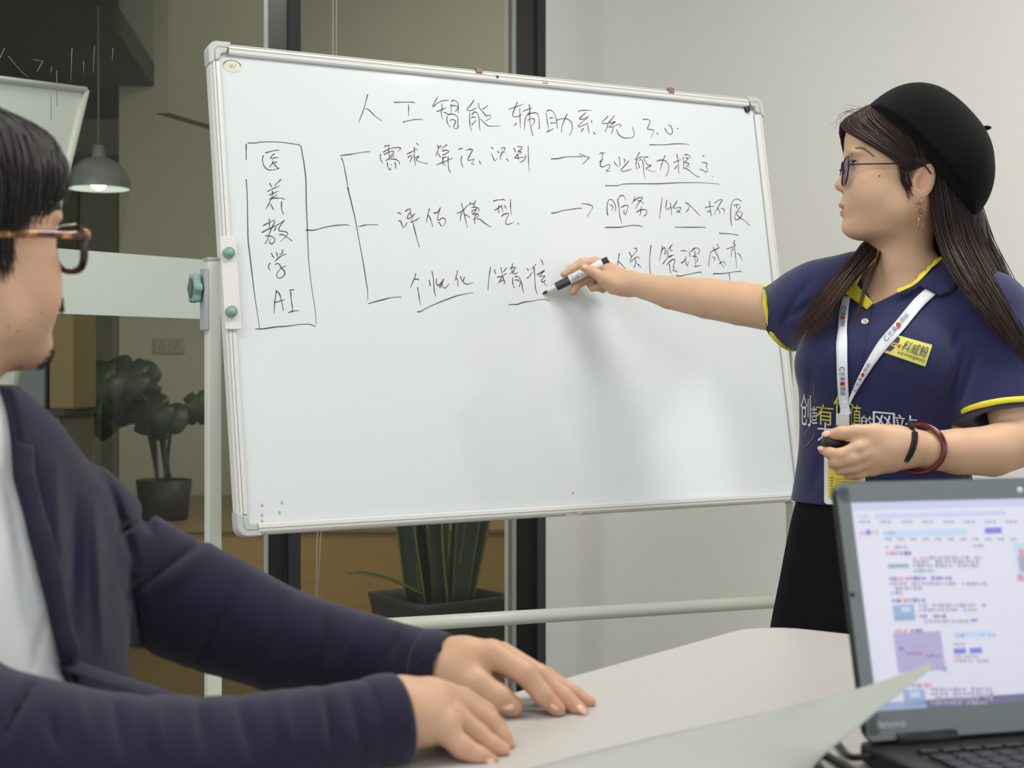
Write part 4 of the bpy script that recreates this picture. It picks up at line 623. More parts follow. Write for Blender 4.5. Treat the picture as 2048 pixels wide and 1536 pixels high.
# curled sheet of paper
E1 = crom([P(1866, 1326, 1.215), P(1744, 1370, 1.27), P(1587, 1412, 1.345), P(1465, 1440, 1.40), P(1250, 1490, 1.41)*[1, 1, 0]+UP*(TZ+.003), P(1000, 1570, 1.30)*[1, 1, 0]+UP*(TZ+.002)], 8)
E2 = crom([P(1862, 1338, 1.205), P(1752, 1425, 1.20), P(1707, 1463, 1.195), P(1650, 1508, 1.19), P(1590, 1570, 1.20), P(1490, 1640, 1.185)*[1, 1, 0]+UP*(TZ+.004)], 8)
rows = [[a*(1-t)+b*t+UP*.012*math.sin(math.pi*t)*(i/len(E1))*(1-i/len(E1)) for t in np.linspace(0, 1, 13)] for i, (a, b) in enumerate(zip(E1, E2))]
for r in rows:
    for p in r: p[2] = max(p[2], TZ+.0016)
pp = MB().grid(rows).build('paper_sheet', mat('paper', 'a9ada6', .7)); tag(pp, 'loose white sheet of paper curling up from the table before the laptop', 'paper'); so_ = pp.modifiers.new('t', 'SOLIDIFY'); so_.thickness = .0006; so_.offset = 1
cabm = mat('cable black', '17181a', .5)
def tz(px, py): q = T3(px, py); return q+UP*.0035
tag(MB().tube(crom([LB+lh*.004+ln*.01+UP*.012, LB-lh*.012-ln*.006+UP*.008, tz(1672, 1492), tz(1642, 1500), tz(1600, 1530)]), .0032, 10).build('power_cable', cabm), 'black cable arching out from the left side of the laptop onto the table', 'cable')
tag(MB().tube(crom([LB-lh*.004+ln*.11+UP*.010, LB-lh*.03+ln*.10+UP*.006, tz(1660, 1522), tz(1640, 1514), tz(1632, 1530), tz(1650, 1556)]), .0036, 10).build('usb_cable', cabm), 'black cable loop on the table by the front corner of the laptop', 'cable')
# ---------------------------------------------------------------- people: shared builders
skin_w = mat('skin light', 'cba587', .5, var=.05, vscale=30, bump=.12, bscale=500, tint=True, spec=.35)
skin_m = mat('skin tan', 'caa184', .5, var=.06, vscale=30, bump=.15, bscale=450, tint=True, spec=.35)
eyew = mat('eye white', 'e6e2dc', .25); iris = mat('iris', '20150f', .15)
class Head:                                       # local frame in millimetres: a forwards, s sideways, b up
    def __init__(h, O, f, side, sc=1.0, up=(0, 0, 1)):
        h.O = np.array(O, float); h.f = unit(f); h.s = unit(side); h.u = unit(np.cross(h.f, h.s)); h.u = h.u if h.u[2] > 0 else -h.u; h.k = sc*.001; h.ax = np.array([h.f, h.s, h.u])
    def p(h, a, s, b): return h.O+h.k*(a*h.f+s*h.s+b*h.u)
    def e(h, c, r, ax=None, p=2.0): return ell(h.p(*c), np.array(r)*h.k, h.ax if ax is None else ax, p)
    def c(h, a, b, ra, rb, flat=None): return cone(h.p(*a), h.p(*b), ra*h.k, rb*h.k, flat)
    def local(h, q): d = (np.asarray(q)-h.O)/h.k; return d @ h.f, d @ h.s, d @ h.u
    def skull(h, V, male=False, neck=None, near=1):
        V.add(h.e((-12, 0, 45), (92, 73, 87)), .001).add(h.e((61, 0, 78), (20.5, 44, 33)), .02).add(h.e((40, 0, -8), (43, 49, 66)), .03)
        for s in (-1, 1):
            V.add(h.e((34, (27 if male else 31)*s, -16), (38, 33, 38)), .03).add(h.e((10, 38*s, -32), (48, 24, 36)), .03)
            J = 1.1 if male else 1.0
            for q, r, ra, rb in (((-20, 52*s*J, -12), (4, 45*s*J, -48), 14, 14), ((4, 45*s*J, -48), (58, 18*s, -70), 14, 14)): V.add(h.c(q, r, ra, rb), .025)
            V.add(h.e((64, 24*s, 50), (15, 27, 10 if male else 8)), .014)
        V.add(h.e((66, 0, -70), (22, 24 if male else 22, 15)), .012).add(h.e((26, 0, -72), (46, 42, 18)), .025)
        if neck is not None: V.add(cone(h.p(-24, 0, -35), neck[0], (54 if male else 46)*h.k, neck[1]), .03)
        for s in (-1, 1):
            V.sub(h.e((85, 32*s, 33), (13, 19, 12)), .014)
            V.add(h.e((61, 31*s, 33), (13.4, 14.5, 13.4)), .006).sub(h.e((74, 32*s, 32), (9, 13, 4.3)), .003)
        V.add(h.c((73, 0, 36), (88, 0, 3), 6.5, 8.5), .010).add(h.e((90.5, 0, 0), (9.7, 9.5, 9)), .006)
        for s in (-1, 1): V.add(h.e((81, 10*s, -5), (9.5, 7.5, 7.5)), .005).sub(h.e((88, 5.5*s, -12.5), (5, 2.6, 3)), .003)
        V.add(h.e((70, 0, -37), (18, 30, 21)), .014).add(h.e((84.5, 0, -32.5), (9.6, 19, 5.5)), .005).add(h.e((82, 0, -46.5), (9.6, 17, 6)), .005).sub(h.e((95, 0, -39.3), (12, 22, 1.6)), .003)
        t = .22; eax = np.array([h.f*math.cos(t)+h.u*math.sin(t), h.s, h.u*math.cos(t)-h.f*math.sin(t)])
        for s in (-1, 1):
            V.add(h.e((-35, 71*s, -1), (18.5, 7, 31), eax), .006).sub(h.e((-32, 79*s, -5), (9.5, 9, 15), eax), .003).sub(h.e((-38, 79*s, 11), (8, 6, 13), eax), .003)
            V.add(h.e((-29, 67*s, -30), (9, 5, 9.5)), .005).add(h.e((-20, 69*s, -5), (4, 5, 6)), .004)
    def tint(h, pos):
        a, s, b = h.local(pos); t = np.ones((len(pos), 4)); lip = ((a > 78) & (np.abs(s) < 20) & (((a-86)/12)**2+(s/19)**2+((b+39.5)/13.5)**2 < 1)); t[lip, :3] = (.92, .60, .60)
        ch = np.exp(-(((a-50)/26)**2+((np.abs(s)-48)/22)**2+((b+10)/24)**2)); t[:, :3] *= 1-ch[:, None]*np.array([.0, .10, .11])
        nz = np.exp(-(((a-93)/14)**2+(s/16)**2+((b+2)/16)**2)); t[:, :3] *= 1-nz[:, None]*np.array([.02, .12, .12])
        er = np.exp(-(((a+32)/24)**2+((np.abs(s)-72)/12)**2+((b+4)/30)**2)); t[:, :3] *= 1-er[:, None]*np.array([.0, .10, .10]); return t
    def eyes(h, parent, sides=(1, -1)):
        for s in sides:
            m = MB().sphere(h.p(60.2, 31*s, 33), 12.6*h.k, 20); m.lathe([(0, .0128*h.k/.001), (3.2*h.k, .0124*h.k/.001), (5.6*h.k, .0114*h.k/.001)], h.p(60.2, 31*s, 33), unit(h.f*.98+h.s*.0), 20, 1); m.build('eye', [eyew, iris], parent)
            fr = h.s*s; L = MB(); L.tube(crom([h.p(70, 31*s-13*s, 35), h.p(74.6, 30*s, 37.4), h.p(70.5, 31*s+12.5*s, 35.6)], 6), [.7*h.k]+[1.1*h.k]*11+[.6*h.k], 6); L.build('eyelashes', mat('lash', '17110e', .7), parent)
def fold(lines, x, y, z):                         # creases along photo-plane lines: (x0, y0, x1, y1, half width px, depth)
    px = 1024+F*x/y; py = HY-F*(z-CZ)/y; o = np.zeros_like(px)
    for x0, y0, x1, y1, w, dp in lines:
        vx, vy = x1-x0, y1-y0; L2 = vx*vx+vy*vy; t = np.clip(((px-x0)*vx+(py-y0)*vy)/L2, 0, 1); d2 = (px-x0-t*vx)**2+(py-y0-t*vy)**2
        o += dp*np.exp(-d2/(w*w))*(.35+.65*np.sin(np.pi*np.clip(t, .02, .98)))
    return o
def hem_ring(bvh, c, n, r0, r1, mean, name, m, parent, w=(.0030, .0052)):    # a sewn band round the end of a sleeve
    c = np.array(c, float); n = unit(n); a = unit(np.cross(n, [.3, .2, .9])); b = np.cross(n, a); R = []
    for k in range(56):
        t = 2*math.pi*k/56; dr = a*math.cos(t)+b*math.sin(t); h_ = bvh.ray_cast(Vector(c+dr*r1), Vector(-dr)); R.append(np.linalg.norm(np.array(h_[0])-c) if h_[0] is not None else mean)
    R = np.clip(np.array(R), r0, r1*.97); R = np.array([np.median(np.take(R, range(k-7, k+8), mode='wrap')) for k in range(56)]); R = np.array([np.mean(np.take(R, range(k-2, k+3), mode='wrap')) for k in range(56)])
    return MB().tube([c+(a*math.cos(2*math.pi*k/56)+b*math.sin(2*math.pi*k/56))*(R[k]-.0006) for k in range(56)], [w]*56, 12, closed=True, flat=n).build(name, m, parent)
def halfspace(c, n, lo, hi):                      # everything beyond the plane, inside a box
    c = np.array(c, float); n = unit(n); return np.array(lo, float), np.array(hi, float), lambda X, Y, Z: -((X-c[0])*n[0]+(Y-c[1])*n[1]+(Z-c[2])*n[2])
def beyond(c, n, r, L=.12):                       # a cylinder of removed space past a hem
    c = np.array(c, float); n = unit(n); B = r+L
    return c-B, c+B, lambda X, Y, Z: np.maximum(-((X-c[0])*n[0]+(Y-c[1])*n[1]+(Z-c[2])*n[2]), np.sqrt(np.maximum((X-c[0])**2+(Y-c[1])**2+(Z-c[2])**2-((X-c[0])*n[0]+(Y-c[1])*n[1]+(Z-c[2])*n[2])**2, 0))-r)
def strands(name, guides, n, r, m, parent, jit=.004, tip=.25, tints=((1, 1, 1), (1, 1, 1)), seg=14, seed=1, lens=(.8, 1.0)):
    rg = np.random.default_rng(seed); G = np.array([np.array(crom(g, 6))[np.linspace(0, len(crom(g, 6))-1, seg).astype(int)] for g in guides]); Vs = []; Qs = []; Ts = []; k = 4
    for i in range(n):
        u = rg.random()*(len(G)-1); j = min(int(u), len(G)-2); w = u-j; c = G[j]*(1-w)+G[j+1]*w; e = rg.uniform(*lens); t = np.linspace(0, e, seg); full = np.linspace(0, 1, seg)
        c = np.stack([np.interp(t, full, c[:, a]) for a in range(3)], 1); ph = rg.random(3)*6.28; c = c+rg.normal(0, jit*.6, 3)+np.stack([np.sin(t*rg.uniform(3, 7)+p) for p in ph], 1)*jit*np.linspace(.2, 1, seg)[:, None]
        rr = r*rg.uniform(.7, 1.3)*np.interp(np.linspace(0, 1, seg), [0, .6, 1], [1, .9, tip]); d = np.gradient(c, axis=0); d /= np.linalg.norm(d, axis=1)[:, None]+1e-9
        a = np.cross(d, [.3, -.9, .3]); a /= np.linalg.norm(a, axis=1)[:, None]+1e-9; b = np.cross(d, a); o = len(Vs)*seg*k; ring = np.stack([c+a*(rr*math.cos(q))[:, None]+b*(rr*math.sin(q))[:, None] for q in np.arange(k)*math.pi/2], 1)
        Vs.append(ring.reshape(-1, 3)); ii, jj = np.meshgrid(np.arange(seg-1), np.arange(k), indexing='ij'); q = np.stack([ii*k+jj, ii*k+(jj+1) % k, (ii+1)*k+(jj+1) % k, (ii+1)*k+jj], -1).reshape(-1, 4)+o; Qs.append(q)
        tv = rg.uniform(.75, 1.25)*(np.array(tints[0])*(1-t[:, None])+np.array(tints[1])*t[:, None]); Ts.append(np.repeat(np.clip(np.append(tv, np.ones((seg, 1)), 1), 0, 9), k, 0))
    return np.concatenate(Vs), np.concatenate(Qs), np.concatenate(Ts)
def merged(name, lst, m, parent):
    n = 0; V = []; Q = []; T = []
    for v, q, t in lst: V.append(v); Q.append(q+n); T.append(t); n += len(v)
    return quads_obj(name, np.concatenate(V), np.concatenate(Q), m, parent, np.concatenate(T))
def ones(p, c=(1, 1, 1)): return np.tile(np.array(tuple(c)+(1,), float), (len(p), 1))
# ---------------------------------------------------------------- the standing woman
WO = P(1790, 370, 2.53); wf = unit([-1, .10, 0]); wside = unit([-.10, -1, 0])          # her left side faces the camera
WH = Head(WO, wf, wside, 1.0)
wom = thing('person', 'woman in black beret and navy polo shirt writing on the whiteboard', 'person', (.64, 2.55, 0))
tf = unit([-.5, -.866, 0]); tl = unit([.866, -.5, 0])
NB = P(1800, 565, 2.565)
SR, SL = P(1632, 605, 2.66), P(1978, 632, 2.475)
TD = 2.545
def lev(rows, grow=0.):
    o = []
    for py, cx, hw_, dep in rows:
        c = P(cx, py, TD); w_ = hw_*TD/F; hl = math.sqrt(max(w_*w_-(dep*.5)**2, .0004))/.866; o.append((c[2], c[0], c[1], hl+grow, dep+grow))
    return o
TR = [(548, 1800, 62, .050), (585, 1800, 105, .064), (640, 1790, 158, .092), (700, 1772, 164, .112), (760, 1768, 163, .116), (820, 1766, 160, .112), (890, 1765, 159, .108), (950, 1764, 165, .112), (1004, 1761, 171, .118)]
def bust(V, g=0.):
    for s, q in ((1, .068), (-1, -.064)):
        c = P(1772, 728, TD)+tf*.074+tl*q; V.add(ell(c, np.array([.052, .064, .060])+g, np.array([tf, tl, UP])), .045)
# body: head, neck, chest and both arms in one surface
Bv = Vol((.03, 2.26, .86), (1.02, 3.08, 1.56), .0023)
WH.skull(Bv, False, (NB, .047))
Bv.add(stack(lev(TR, -.009), tf), .03); bust(Bv, -.009)
Bv.add(cone(P(1800, 548, 2.56), P(1660, 592, 2.64), .036, .044), .04).add(cone(P(1802, 548, 2.56), P(1960, 610, 2.49), .036, .046), .04)
Bv.add(cone(P(1800, 590, 2.50), P(1900, 588, 2.475), .009, .009), .03)      # collar bone
RA = [(1628, 612, 2.665, .050), (1560, 620, 2.715, .0415), (1480, 607, 2.775, .0400), (1415, 597, 2.825, .0378), (1340, 585, 2.89, .0318), (1290, 573, 2.935, .0248), (1262, 567, 2.957, .0222)]
Bv.add(path([P(*r[:3]) for r in RA], [r[3] for r in RA]), .02)
LA = [(1982, 640, 2.47, .050), (2020, 770, 2.43, .045), (2042, 880, 2.385, .042), (1985, 902, 2.36, .0400), (1915, 903, 2.345, .0355), (1860, 900, 2.336, .0295), (1815, 893, 2.328, .0268)]
Bv.add(path([P(*r[:3]) for r in LA], [r[3] for r in LA]), .02)
def hand(V, joints, k=.004):
    for pts in joints: V.add(path([P(*q[:3]) for q in pts], [q[3] for q in pts]), k if len(pts[0]) < 5 else pts[0][4])
# right hand round the marker
ND = unit(P(1225, 553, 2.96)*[0, 0, 0]+np.array([.25, -.9, .2]))
hand(Bv, [[(1262, 566, 2.957, .0215, .012), (1236, 556, 2.972, .0215), (1216, 540, 2.995, .017)], [(1255, 575, 2.957, .017, .012), (1228, 572, 2.972, .0165), (1206, 561, 3.005, .013)],
          [(1212, 532, 3.006, .0125), (1190, 524, 3.010, .0100), (1163, 526, 3.008, .0092), (1142, 538, 3.000, .0078), (1127, 549, 2.993, .0062)],
          [(1206, 548, 3.02, .0105), (1166, 562, 3.016, .0092), (1152, 572, 3.008, .0085), (1147, 584, 2.998, .0070)],
          [(1208, 556, 3.028, .0100), (1182, 568, 3.028, .0088), (1186, 575, 3.018, .0080), (1198, 574, 3.012, .0070)],
          [(1212, 563, 3.034, .0090), (1194, 574, 3.034, .0080), (1206, 580, 3.018, .0068)],
          [(1240, 570, 2.957, .0175, .012), (1210, 557, 2.962, .0125), (1186, 543, 2.968, .0098), (1166, 534, 2.971, .0082)]])
# left hand round the marker cap
hand(Bv, [[(1815, 893, 2.328, .0262, .012), (1785, 888, 2.322, .0225), (1750, 884, 2.318, .0160)], [(1812, 900, 2.330, .0245, .012), (1780, 905, 2.322, .0235), (1746, 912, 2.318, .0170)], [(1808, 905, 2.334, .022, .012), (1778, 918, 2.330, .0205), (1745, 932, 2.328, .0160)],
          [(1752, 886, 2.318, .0125), (1716, 896, 2.309, .0110), (1680, 910, 2.310, .0100), (1660, 906, 2.318, .0088), (1645, 900, 2.326, .0066)],
          [(1748, 902, 2.314, .0118), (1706, 917, 2.307, .0106), (1674, 924, 2.313, .0098), (1668, 927, 2.332, .0086), (1682, 926, 2.346, .0075)],
          [(1746, 920, 2.318, .0112), (1708, 934, 2.314, .0100), (1682, 938, 2.321, .0092), (1680, 939, 2.340, .0080), (1694, 936, 2.350, .0072)],
          [(1748, 936, 2.326, .0105), (1718, 946, 2.326, .0092), (1698, 948, 2.334, .0084), (1700, 947, 2.348, .0072)],
          [(1790, 874, 2.326, .0185, .012), (1750, 865, 2.320, .0140), (1712, 864, 2.316, .0112), (1682, 866, 2.320, .0104), (1658, 870, 2.326, .0082)]])
bp, bq = Bv.mesh(); bp = smooth_mesh(bp, bq, 2)
tn = WH.tint(bp)
for tip in ((1646, 896, 2.326), (1658, 870, 2.326), (1127, 549, 2.993), (1147, 584, 2.998), (1166, 534, 2.971)):
    g = np.exp(-(np.linalg.norm(bp-P(*tip), axis=1)/.016)**2); tn[:, :3] *= 1-g[:, None]*np.array([.02, .15, .16])
Lv = Vol((.40, 2.30, 0.0), (.90, 2.75, 1.0), .008); Lv.add(ell(P(1765, 1060, TD), (.115, .085, .10)), .02)      # hips and legs under the skirt
for s in (-.085, .085):
    b0 = np.array([.632, 2.545, .82])+tl*s; Lv.add(path([b0, b0*[1, 1, 0]+UP*.46, b0*[1, 1, 0]+UP*.08], [.078, .052, .034]), .02).add(cone(b0*[1, 1, 0]+UP*.045, b0*[1, 1, 0]+tf*.15+UP*.028, .036, .026), .02)
lp, lq = Lv.mesh(); body = merged('body', [(bp, bq, tn), (lp, lq, ones(lp))], skin_w, wom); del Bv, Lv
WH.eyes(wom)
BB = bvh_of(body)
# eyebrows follow the brow
for s in (1, -1):
    pts = []
    for a, b in ((77, 49), (68, 55), (56, 52), (43, 40)):
        dr = Vector(-WH.s*s); h_ = BB.ray_cast(Vector(WH.p(a, 120*s, b)), dr); h_ = h_ if h_[0] is not None else BB.ray_cast(Vector(WH.p(150, 20*s, b)), Vector(-WH.f)); pts.append(np.array(h_[0]))
    MB().tube(crom(pts, 6), [(.0008, .0018)]*2+[(.0009, .0034)]*5+[(.0009, .0026)]*5+[(.0008, .0014)]*7, 8, flat=UP).build('eyebrow', mat('brow', '7d6757', .8), wom)
q = onto(BB, 1759, 352, .0); MB().sphere(q, .0014, 8).build('mole', mat('mole', '4a2d22', .7), wom)
for px, py, d, sz, n_, ax_ in ((1652, 868, 2.3185, .0062, (-.2, -.9, .35), (-1, .15, -.25)), (1641, 897, 2.3205, .0050, (-.55, -.75, .3), (-.8, .5, .3)), (1171, 534, 2.9635, .0060, (0, -.95, .3), (-1, 0, .35))):
    az = unit(n_); ax0 = unit(np.array(ax_)-az*(az @ np.array(ax_))); MB().sphere(P(px, py, d), sz, 12, ax=np.array([ax0, np.cross(az, ax0), az]), rr=(1.15, .8, .3)).build('fingernail', mat('nail', 'e0b8a4', .25), wom)
# polo shirt
navy = mat('polo navy', '25274f', .85, bump=.25, bscale=900, sheen=.25, spec=.25); yellow = mat('polo yellow', 'e3d52a', .7, bump=.1, bscale=900); lime = mat('patch lime', 'd2cf5c', .6)
Sv = Vol((.45, 2.20, .84), (1.02, 2.84, 1.325), .0024)
Sv.add(stack(lev(TR), tf), .001); bust(Sv)
Sv.add(cone(P(1795, 572, 2.56), P(1640, 596, 2.64), .052, .060), .05).add(cone(P(1715, 562, 2.60), P(1605, 612, 2.66), .046, .056), .04).add(cone(P(1805, 572, 2.56), P(1965, 622, 2.485), .050, .064), .05)
hr, hrn = P(1557, 629, 2.70), unit(P(1540, 638, 2.715)-P(1650, 584, 2.63)); hl_, hln = P(2012, 835, 2.42), unit(P(2016, 850, 2.415)-P(1985, 640, 2.47))
Sv.add(cone(P(1655, 614, 2.640), hr+hrn*.03, .066, .0605), .03).add(cone(P(1976, 640, 2.475), hl_+hln*.03, .072, .0770), .03)
Sv.sub(beyond(hr, hrn, .085), .001).sub(beyond(hl_, hln, .086, .06), .001)
Sv.warp(lambda x, y, z: fold([(1925, 650, 1885, 740, 9, .004), (1955, 690, 1925, 800, 9, .005), (1890, 765, 1835, 800, 10, .003), (1930, 700, 1900, 790, 8, .004), (1700, 640, 1660, 700, 12, .003), (1900, 905, 1840, 960, 12, .004), (1650, 900, 1625, 985, 12, .004), (1625, 560, 1590, 600, 9, .003), (1650, 590, 1570, 640, 8, .004), (1590, 600, 1565, 650, 7, .003), (1990, 700, 1975, 820, 14, .003), (1700, 950, 1690, 1000, 10, -.003), (1625, 700, 1618, 860, 10, .002), (1850, 830, 1760, 850, 14, -.003)], x, y, z))
# open neck
tri = np.array([(1722, 556), (1746, 609), (1797, 584), (1862, 540), (1850, 470), (1735, 470)], float)
def neckhole(X, Y, Z):
    px = 1024+F*X/Y; py = HY-F*(Z-CZ)/Y; d = np.full(np.broadcast(px, py).shape, 1e9); ins = np.zeros(d.shape, bool); n = len(tri)
    for i in range(n):
        a, b = tri[i], tri[(i+1) % n]; vx, vy = b-a; t = np.clip(((px-a[0])*vx+(py-a[1])*vy)/(vx*vx+vy*vy), 0, 1); d = np.minimum(d, np.hypot(px-a[0]-t*vx, py-a[1]-t*vy))
        ins ^= ((a[1] > py) != (b[1] > py)) & (px < vx*(py-a[1])/(vy if vy else 1e-9)+a[0])
    return np.maximum(np.where(ins, -d, d)*.00085, (Y-2.56))
Sv.sub((P(1700, 620, 2.35)-[0, 0, .01], np.array([P(1880, 620, 2.4)[0], 2.56, P(1700, 465, 2.5)[2]]), neckhole), .001)
Sv.sub(cone(NB-UP*.02, NB+UP*.15, .052, .054), .004)
for c, r, n_, g in ((hr, .0455, hrn, .06), (hl_, .050, hln, .05)):
    pr = cone(c-n_*.02, c+n_*.03, r, r)
    Sv.sub(pr, .001)
sp_, sq_ = Sv.mesh(); shirt = quads_obj('polo_shirt', smooth_mesh(sp_, sq_, 1), sq_, navy, wom)
SB = bvh_of(shirt); del Sv
hem_ring(SB, hr-hrn*.008, hrn, .04, .09, .060, 'sleeve_trim', yellow, shirt); hem_ring(SB, hl_-hln*.008, hln, .055, .10, .076, 'sleeve_trim', yellow, shirt)
SB2 = bvh_of(shirt, body)
def patch(name, poly, off, th, m, parent, bvh=SB, n=10):      # a flat cloth piece laid on a surface
    poly = np.array(poly, float); bm = bmesh.new(); vs = [bm.verts.new((x, y, 0)) for x, y in poly]; f_ = bm.faces.new(vs); bmesh.ops.triangulate(bm, faces=[f_]); 
    for _ in range(3): bmesh.ops.subdivide_edges(bm, edges=[e for e in bm.edges if e.calc_length() > 8], cuts=1); bmesh.ops.triangulate(bm, faces=bm.faces[:])
    mb = MB(); bm.verts.index_update(); xy = np.array([v.co[:2] for v in bm.verts]); dd = []
    for x, y in xy: q = onto(bvh, x, y, 0); dd.append(np.nan if q is None else q[1])
    dd = np.array(dd); ok = ~np.isnan(dd); x_, y_ = ((xy-xy.mean(0))/40).T; A = np.stack([np.ones_like(x_), x_, y_, x_*x_, x_*y_, y_*y_], 1)
    for _ in range(4): co = np.linalg.lstsq(A[ok], dd[ok], rcond=None)[0]; rs_ = dd-A @ co; ok = ~np.isnan(dd) & (np.abs(rs_) < max(.006, 1.6*np.nanstd(rs_[ok])))
    V = [P(x, y, d-off) for (x, y), d in zip(xy, A @ co)]
    mb.poly(V, [[v.index for v in f.verts] for f in bm.faces], 0, True); bm.free(); o = mb.build(name, m, parent, fix=True); s = o.modifiers.new('t', 'SOLIDIFY'); s.thickness = th; s.offset = 0; return o
cl1 = patch('collar', [(1748, 503), (1716, 519), (1682, 581), (1733, 619), (1746, 606), (1713, 569), (1728, 540), (1752, 520)], .006, .003, yellow, shirt, SB2)
cl2 = patch('collar', [(1797, 588), (1836, 566), (1882, 517), (1925, 556), (1903, 583), (1878, 592), (1853, 578), (1838, 572), (1808, 594)], .007, .003, navy, shirt, SB2); cl1['label'] = 'yellow turned-up side of the collar'
D = Decal(SB2, .0095); D.strip([(1797, 588), (1836, 565), (1883, 515)], [5, 6, 5], 0).build('collar_edge', yellow, cl2)
q = onto(SB, 1730, 644, .0015); nq = unit(q-onto(SB, 1730, 644, 0)); bt_ = MB().lathe([(0, .0012), (.004, .0014), (.0058, .0022), (.0062, .001), (.006, 0)], q-nq*.001, nq, 20).build('button', mat('button', 'd9cdb8', .25), shirt)
for a, b in ((-1, -1), (1, -1), (1, 1), (-1, 1)): MB().sphere(onto(SB, 1730+a*1.7, 644+b*1.7, .0030), .0007, 8).build('button_hole', mat('thread', '3a342e', .8), bt_)
D = Decal(SB, .0014)
for x0, y0, x1, y1 in ((1704, 612, 1688, 700), (1746, 612, 1722, 740), (1688, 700, 1690, 740)): D.strip([(x0, y0), ((x0+x1)/2, (y0+y1)/2), (x1, y1)], 1.0)
D.build('placket_seam', mat('seam', '1c1e40', .9), shirt)
# chest patch
PC = [(1790, 670), (1864, 691), (1850, 733), (1759, 702)]
D = Decal(SB, .0022); D.quad(PC, 10, 6); pt_ = D.build('chest_patch', lime, shirt)
ink_n = mat('print navy', '28265a', .6); ink_r = mat('print red', 'b3352f', .6)
def pq(u0, v0, u1, v1): c = [np.array(k, float) for k in PC]; g = lambda u, v: (c[0]*(1-u)+c[1]*u)*(1-v)+(c[3]*(1-u)+c[2]*u)*v; return [g(u0, v0), g(u1, v0), g(u1, v1), g(u0, v1)]
D = Decal(SB, .0036); D.text('科威鲸', pq(.36, .14, .955, .66)).text('KEWEIJING', pq(.36, .72, .955, .89))
def tri_(D, u, v, mi): D.mb.poly([D.pt(*pq(a, b, a, b)[0]) for a, b in zip(u, v)], [list(range(len(u)))], mi)
for u, v, mi in (((.05, .20, .24, .09), (.12, .12, .36, .40), 0), ((.05, .20, .24, .09), (.86, .86, .62, .58), 0), ((.13, .25, .17), (.49, .44, .56), 0), ((.25, .32, .32), (.49, .37, .60), 1)): tri_(D, u, v, mi)
D.build('patch_print', [ink_n, ink_r], pt_)
# slogan across the front
wht = mat('print white', 'd8d8de', .6); pyel = mat('print yellow', 'c9c14e', .6)
D = Decal(SB, .0016)
def tq(x0, y0, x1, y1, sk=0): return [(x0, y0), (x1, y0+sk), (x1, y1+sk), (x0, y1)]
D.text('创', tq(1603, 786, 1623, 850, 3), 0); D.text('造', tq(1621, 812, 1636, 848), 0); D.text('有', tq(1633, 806, 1668, 848, 4), 1); D.text('价', tq(1668, 784, 1706, 832, 6), 1); D.text('值', tq(1700, 808, 1723, 850, 2), 1)
D.text('的', tq(1723, 830, 1750, 852, 4), 0); D.text('网', tq(1746, 822, 1790, 858, 4), 0); D.text('站', tq(1790, 828, 1834, 858, 4), 0); D.text('大', tq(1636, 843, 1668, 882, 2), 0)
D.strip([(1628, 765), (1629, 788)], 1.2, 2).strip([(1622, 852), (1616, 860), (1610, 868)], 1.5, 2).strip([(1631, 867), (1624, 880), (1611, 894)], 1.5, 2); D.build('slogan_print', [wht, pyel, mat('print rose', '8a6a74', .7)], shirt)
# lanyard and badge
tape = mat('lanyard white', 'dfe3e6', .6, bump=.1, bscale=1200); lan = Decal(SB2, .0058)
S1 = [(1697, 596), (1688, 640), (1685, 690), (1686, 750), (1689, 795), (1692, 826)]; S2 = [(1864, 583), (1836, 610), (1800, 655), (1765, 695), (1732, 742), (1708, 785), (1697, 812)]
lan.strip(S1, [12, 18, 21, 21, 20, 12]); lan.strip(S2, [22, 23, 22, 21, 15, 8, 5], off=.0045); lan.strip([(1692, 800), (1693, 815), (1694, 828)], [10, 18, 22], off=.007)
lany = lan.build('lanyard', tape, wom); s_ = lany.modifiers.new('t', 'SOLIDIFY'); s_.thickness = .001
def along(D, pts, u0, u1, w_, items):             # small printed marks along a strap
    q = np.array(crom(pts, 8)); L = np.append(0, np.cumsum(np.linalg.norm(np.diff(q, axis=0), axis=1)))/np.linalg.norm(np.diff(q, axis=0), axis=1).sum()
    at_ = lambda u: np.array([np.interp(u, L, q[:, 0]), np.interp(u, L, q[:, 1])])
    for i, (ch, mi) in enumerate(items):
        ua, ub = u0+(u1-u0)*i/len(items), u0+(u1-u0)*(i+.86)/len(items); a, b = at_(ua), at_(ub); t = (b-a)/np.linalg.norm(b-a); n_ = np.array([-t[1], t[0]])*w_/2; D.text(ch, [a+n_*-1, b+n_*-1, b+n_, a+n_], mi)
it = [('C', 0), ('艺', 0), ('果', 0), ('●', 1), ('周', 0), ('城', 0)]
red_l = mat('lanyard red', 'b02a22', .5)
for S_, a0, a1, w0 in ((S1, .10, .28, 10), (S1, .60, .84, 10), (S2[::-1], .52, .76, 10), (S2[::-1], .12, .34, 7)): D = Decal(SB2, .0078); along(D, S_, a0, a1, w0, it); D.build('lanyard_print', [ink_n, red_l], lany)
cq = onto(SB2, 1692, 838, .011); cax = (tl, tf, UP); MB().box(cq, .022, .006, .020, cax, bev=.0012).box(cq-UP*.014, .012, .004, .012, cax, bev=.001).build('buckle', mat('buckle', 'c9c6c3', .4), lany)
bcen = P(1690, 943, 2.392); bx_ = unit(tl+UP*.03); bz_ = unit(np.cross(bx_, tf)*-1); bz_ = bz_ if bz_[2] > 0 else -bz_; bad = thing('name_badge', 'yellow name badge in a white holder hanging from the woman\'s lanyard', 'badge', tuple(bcen))
bfr = (bcen, tl, UP, tf); MB().prism([(x, y) for x, y in rrect(.066, .106, .006, -.033, -.053)], 0, .004, bfr).build('holder', mat('holder white', 'dfe0da', .35), bad)
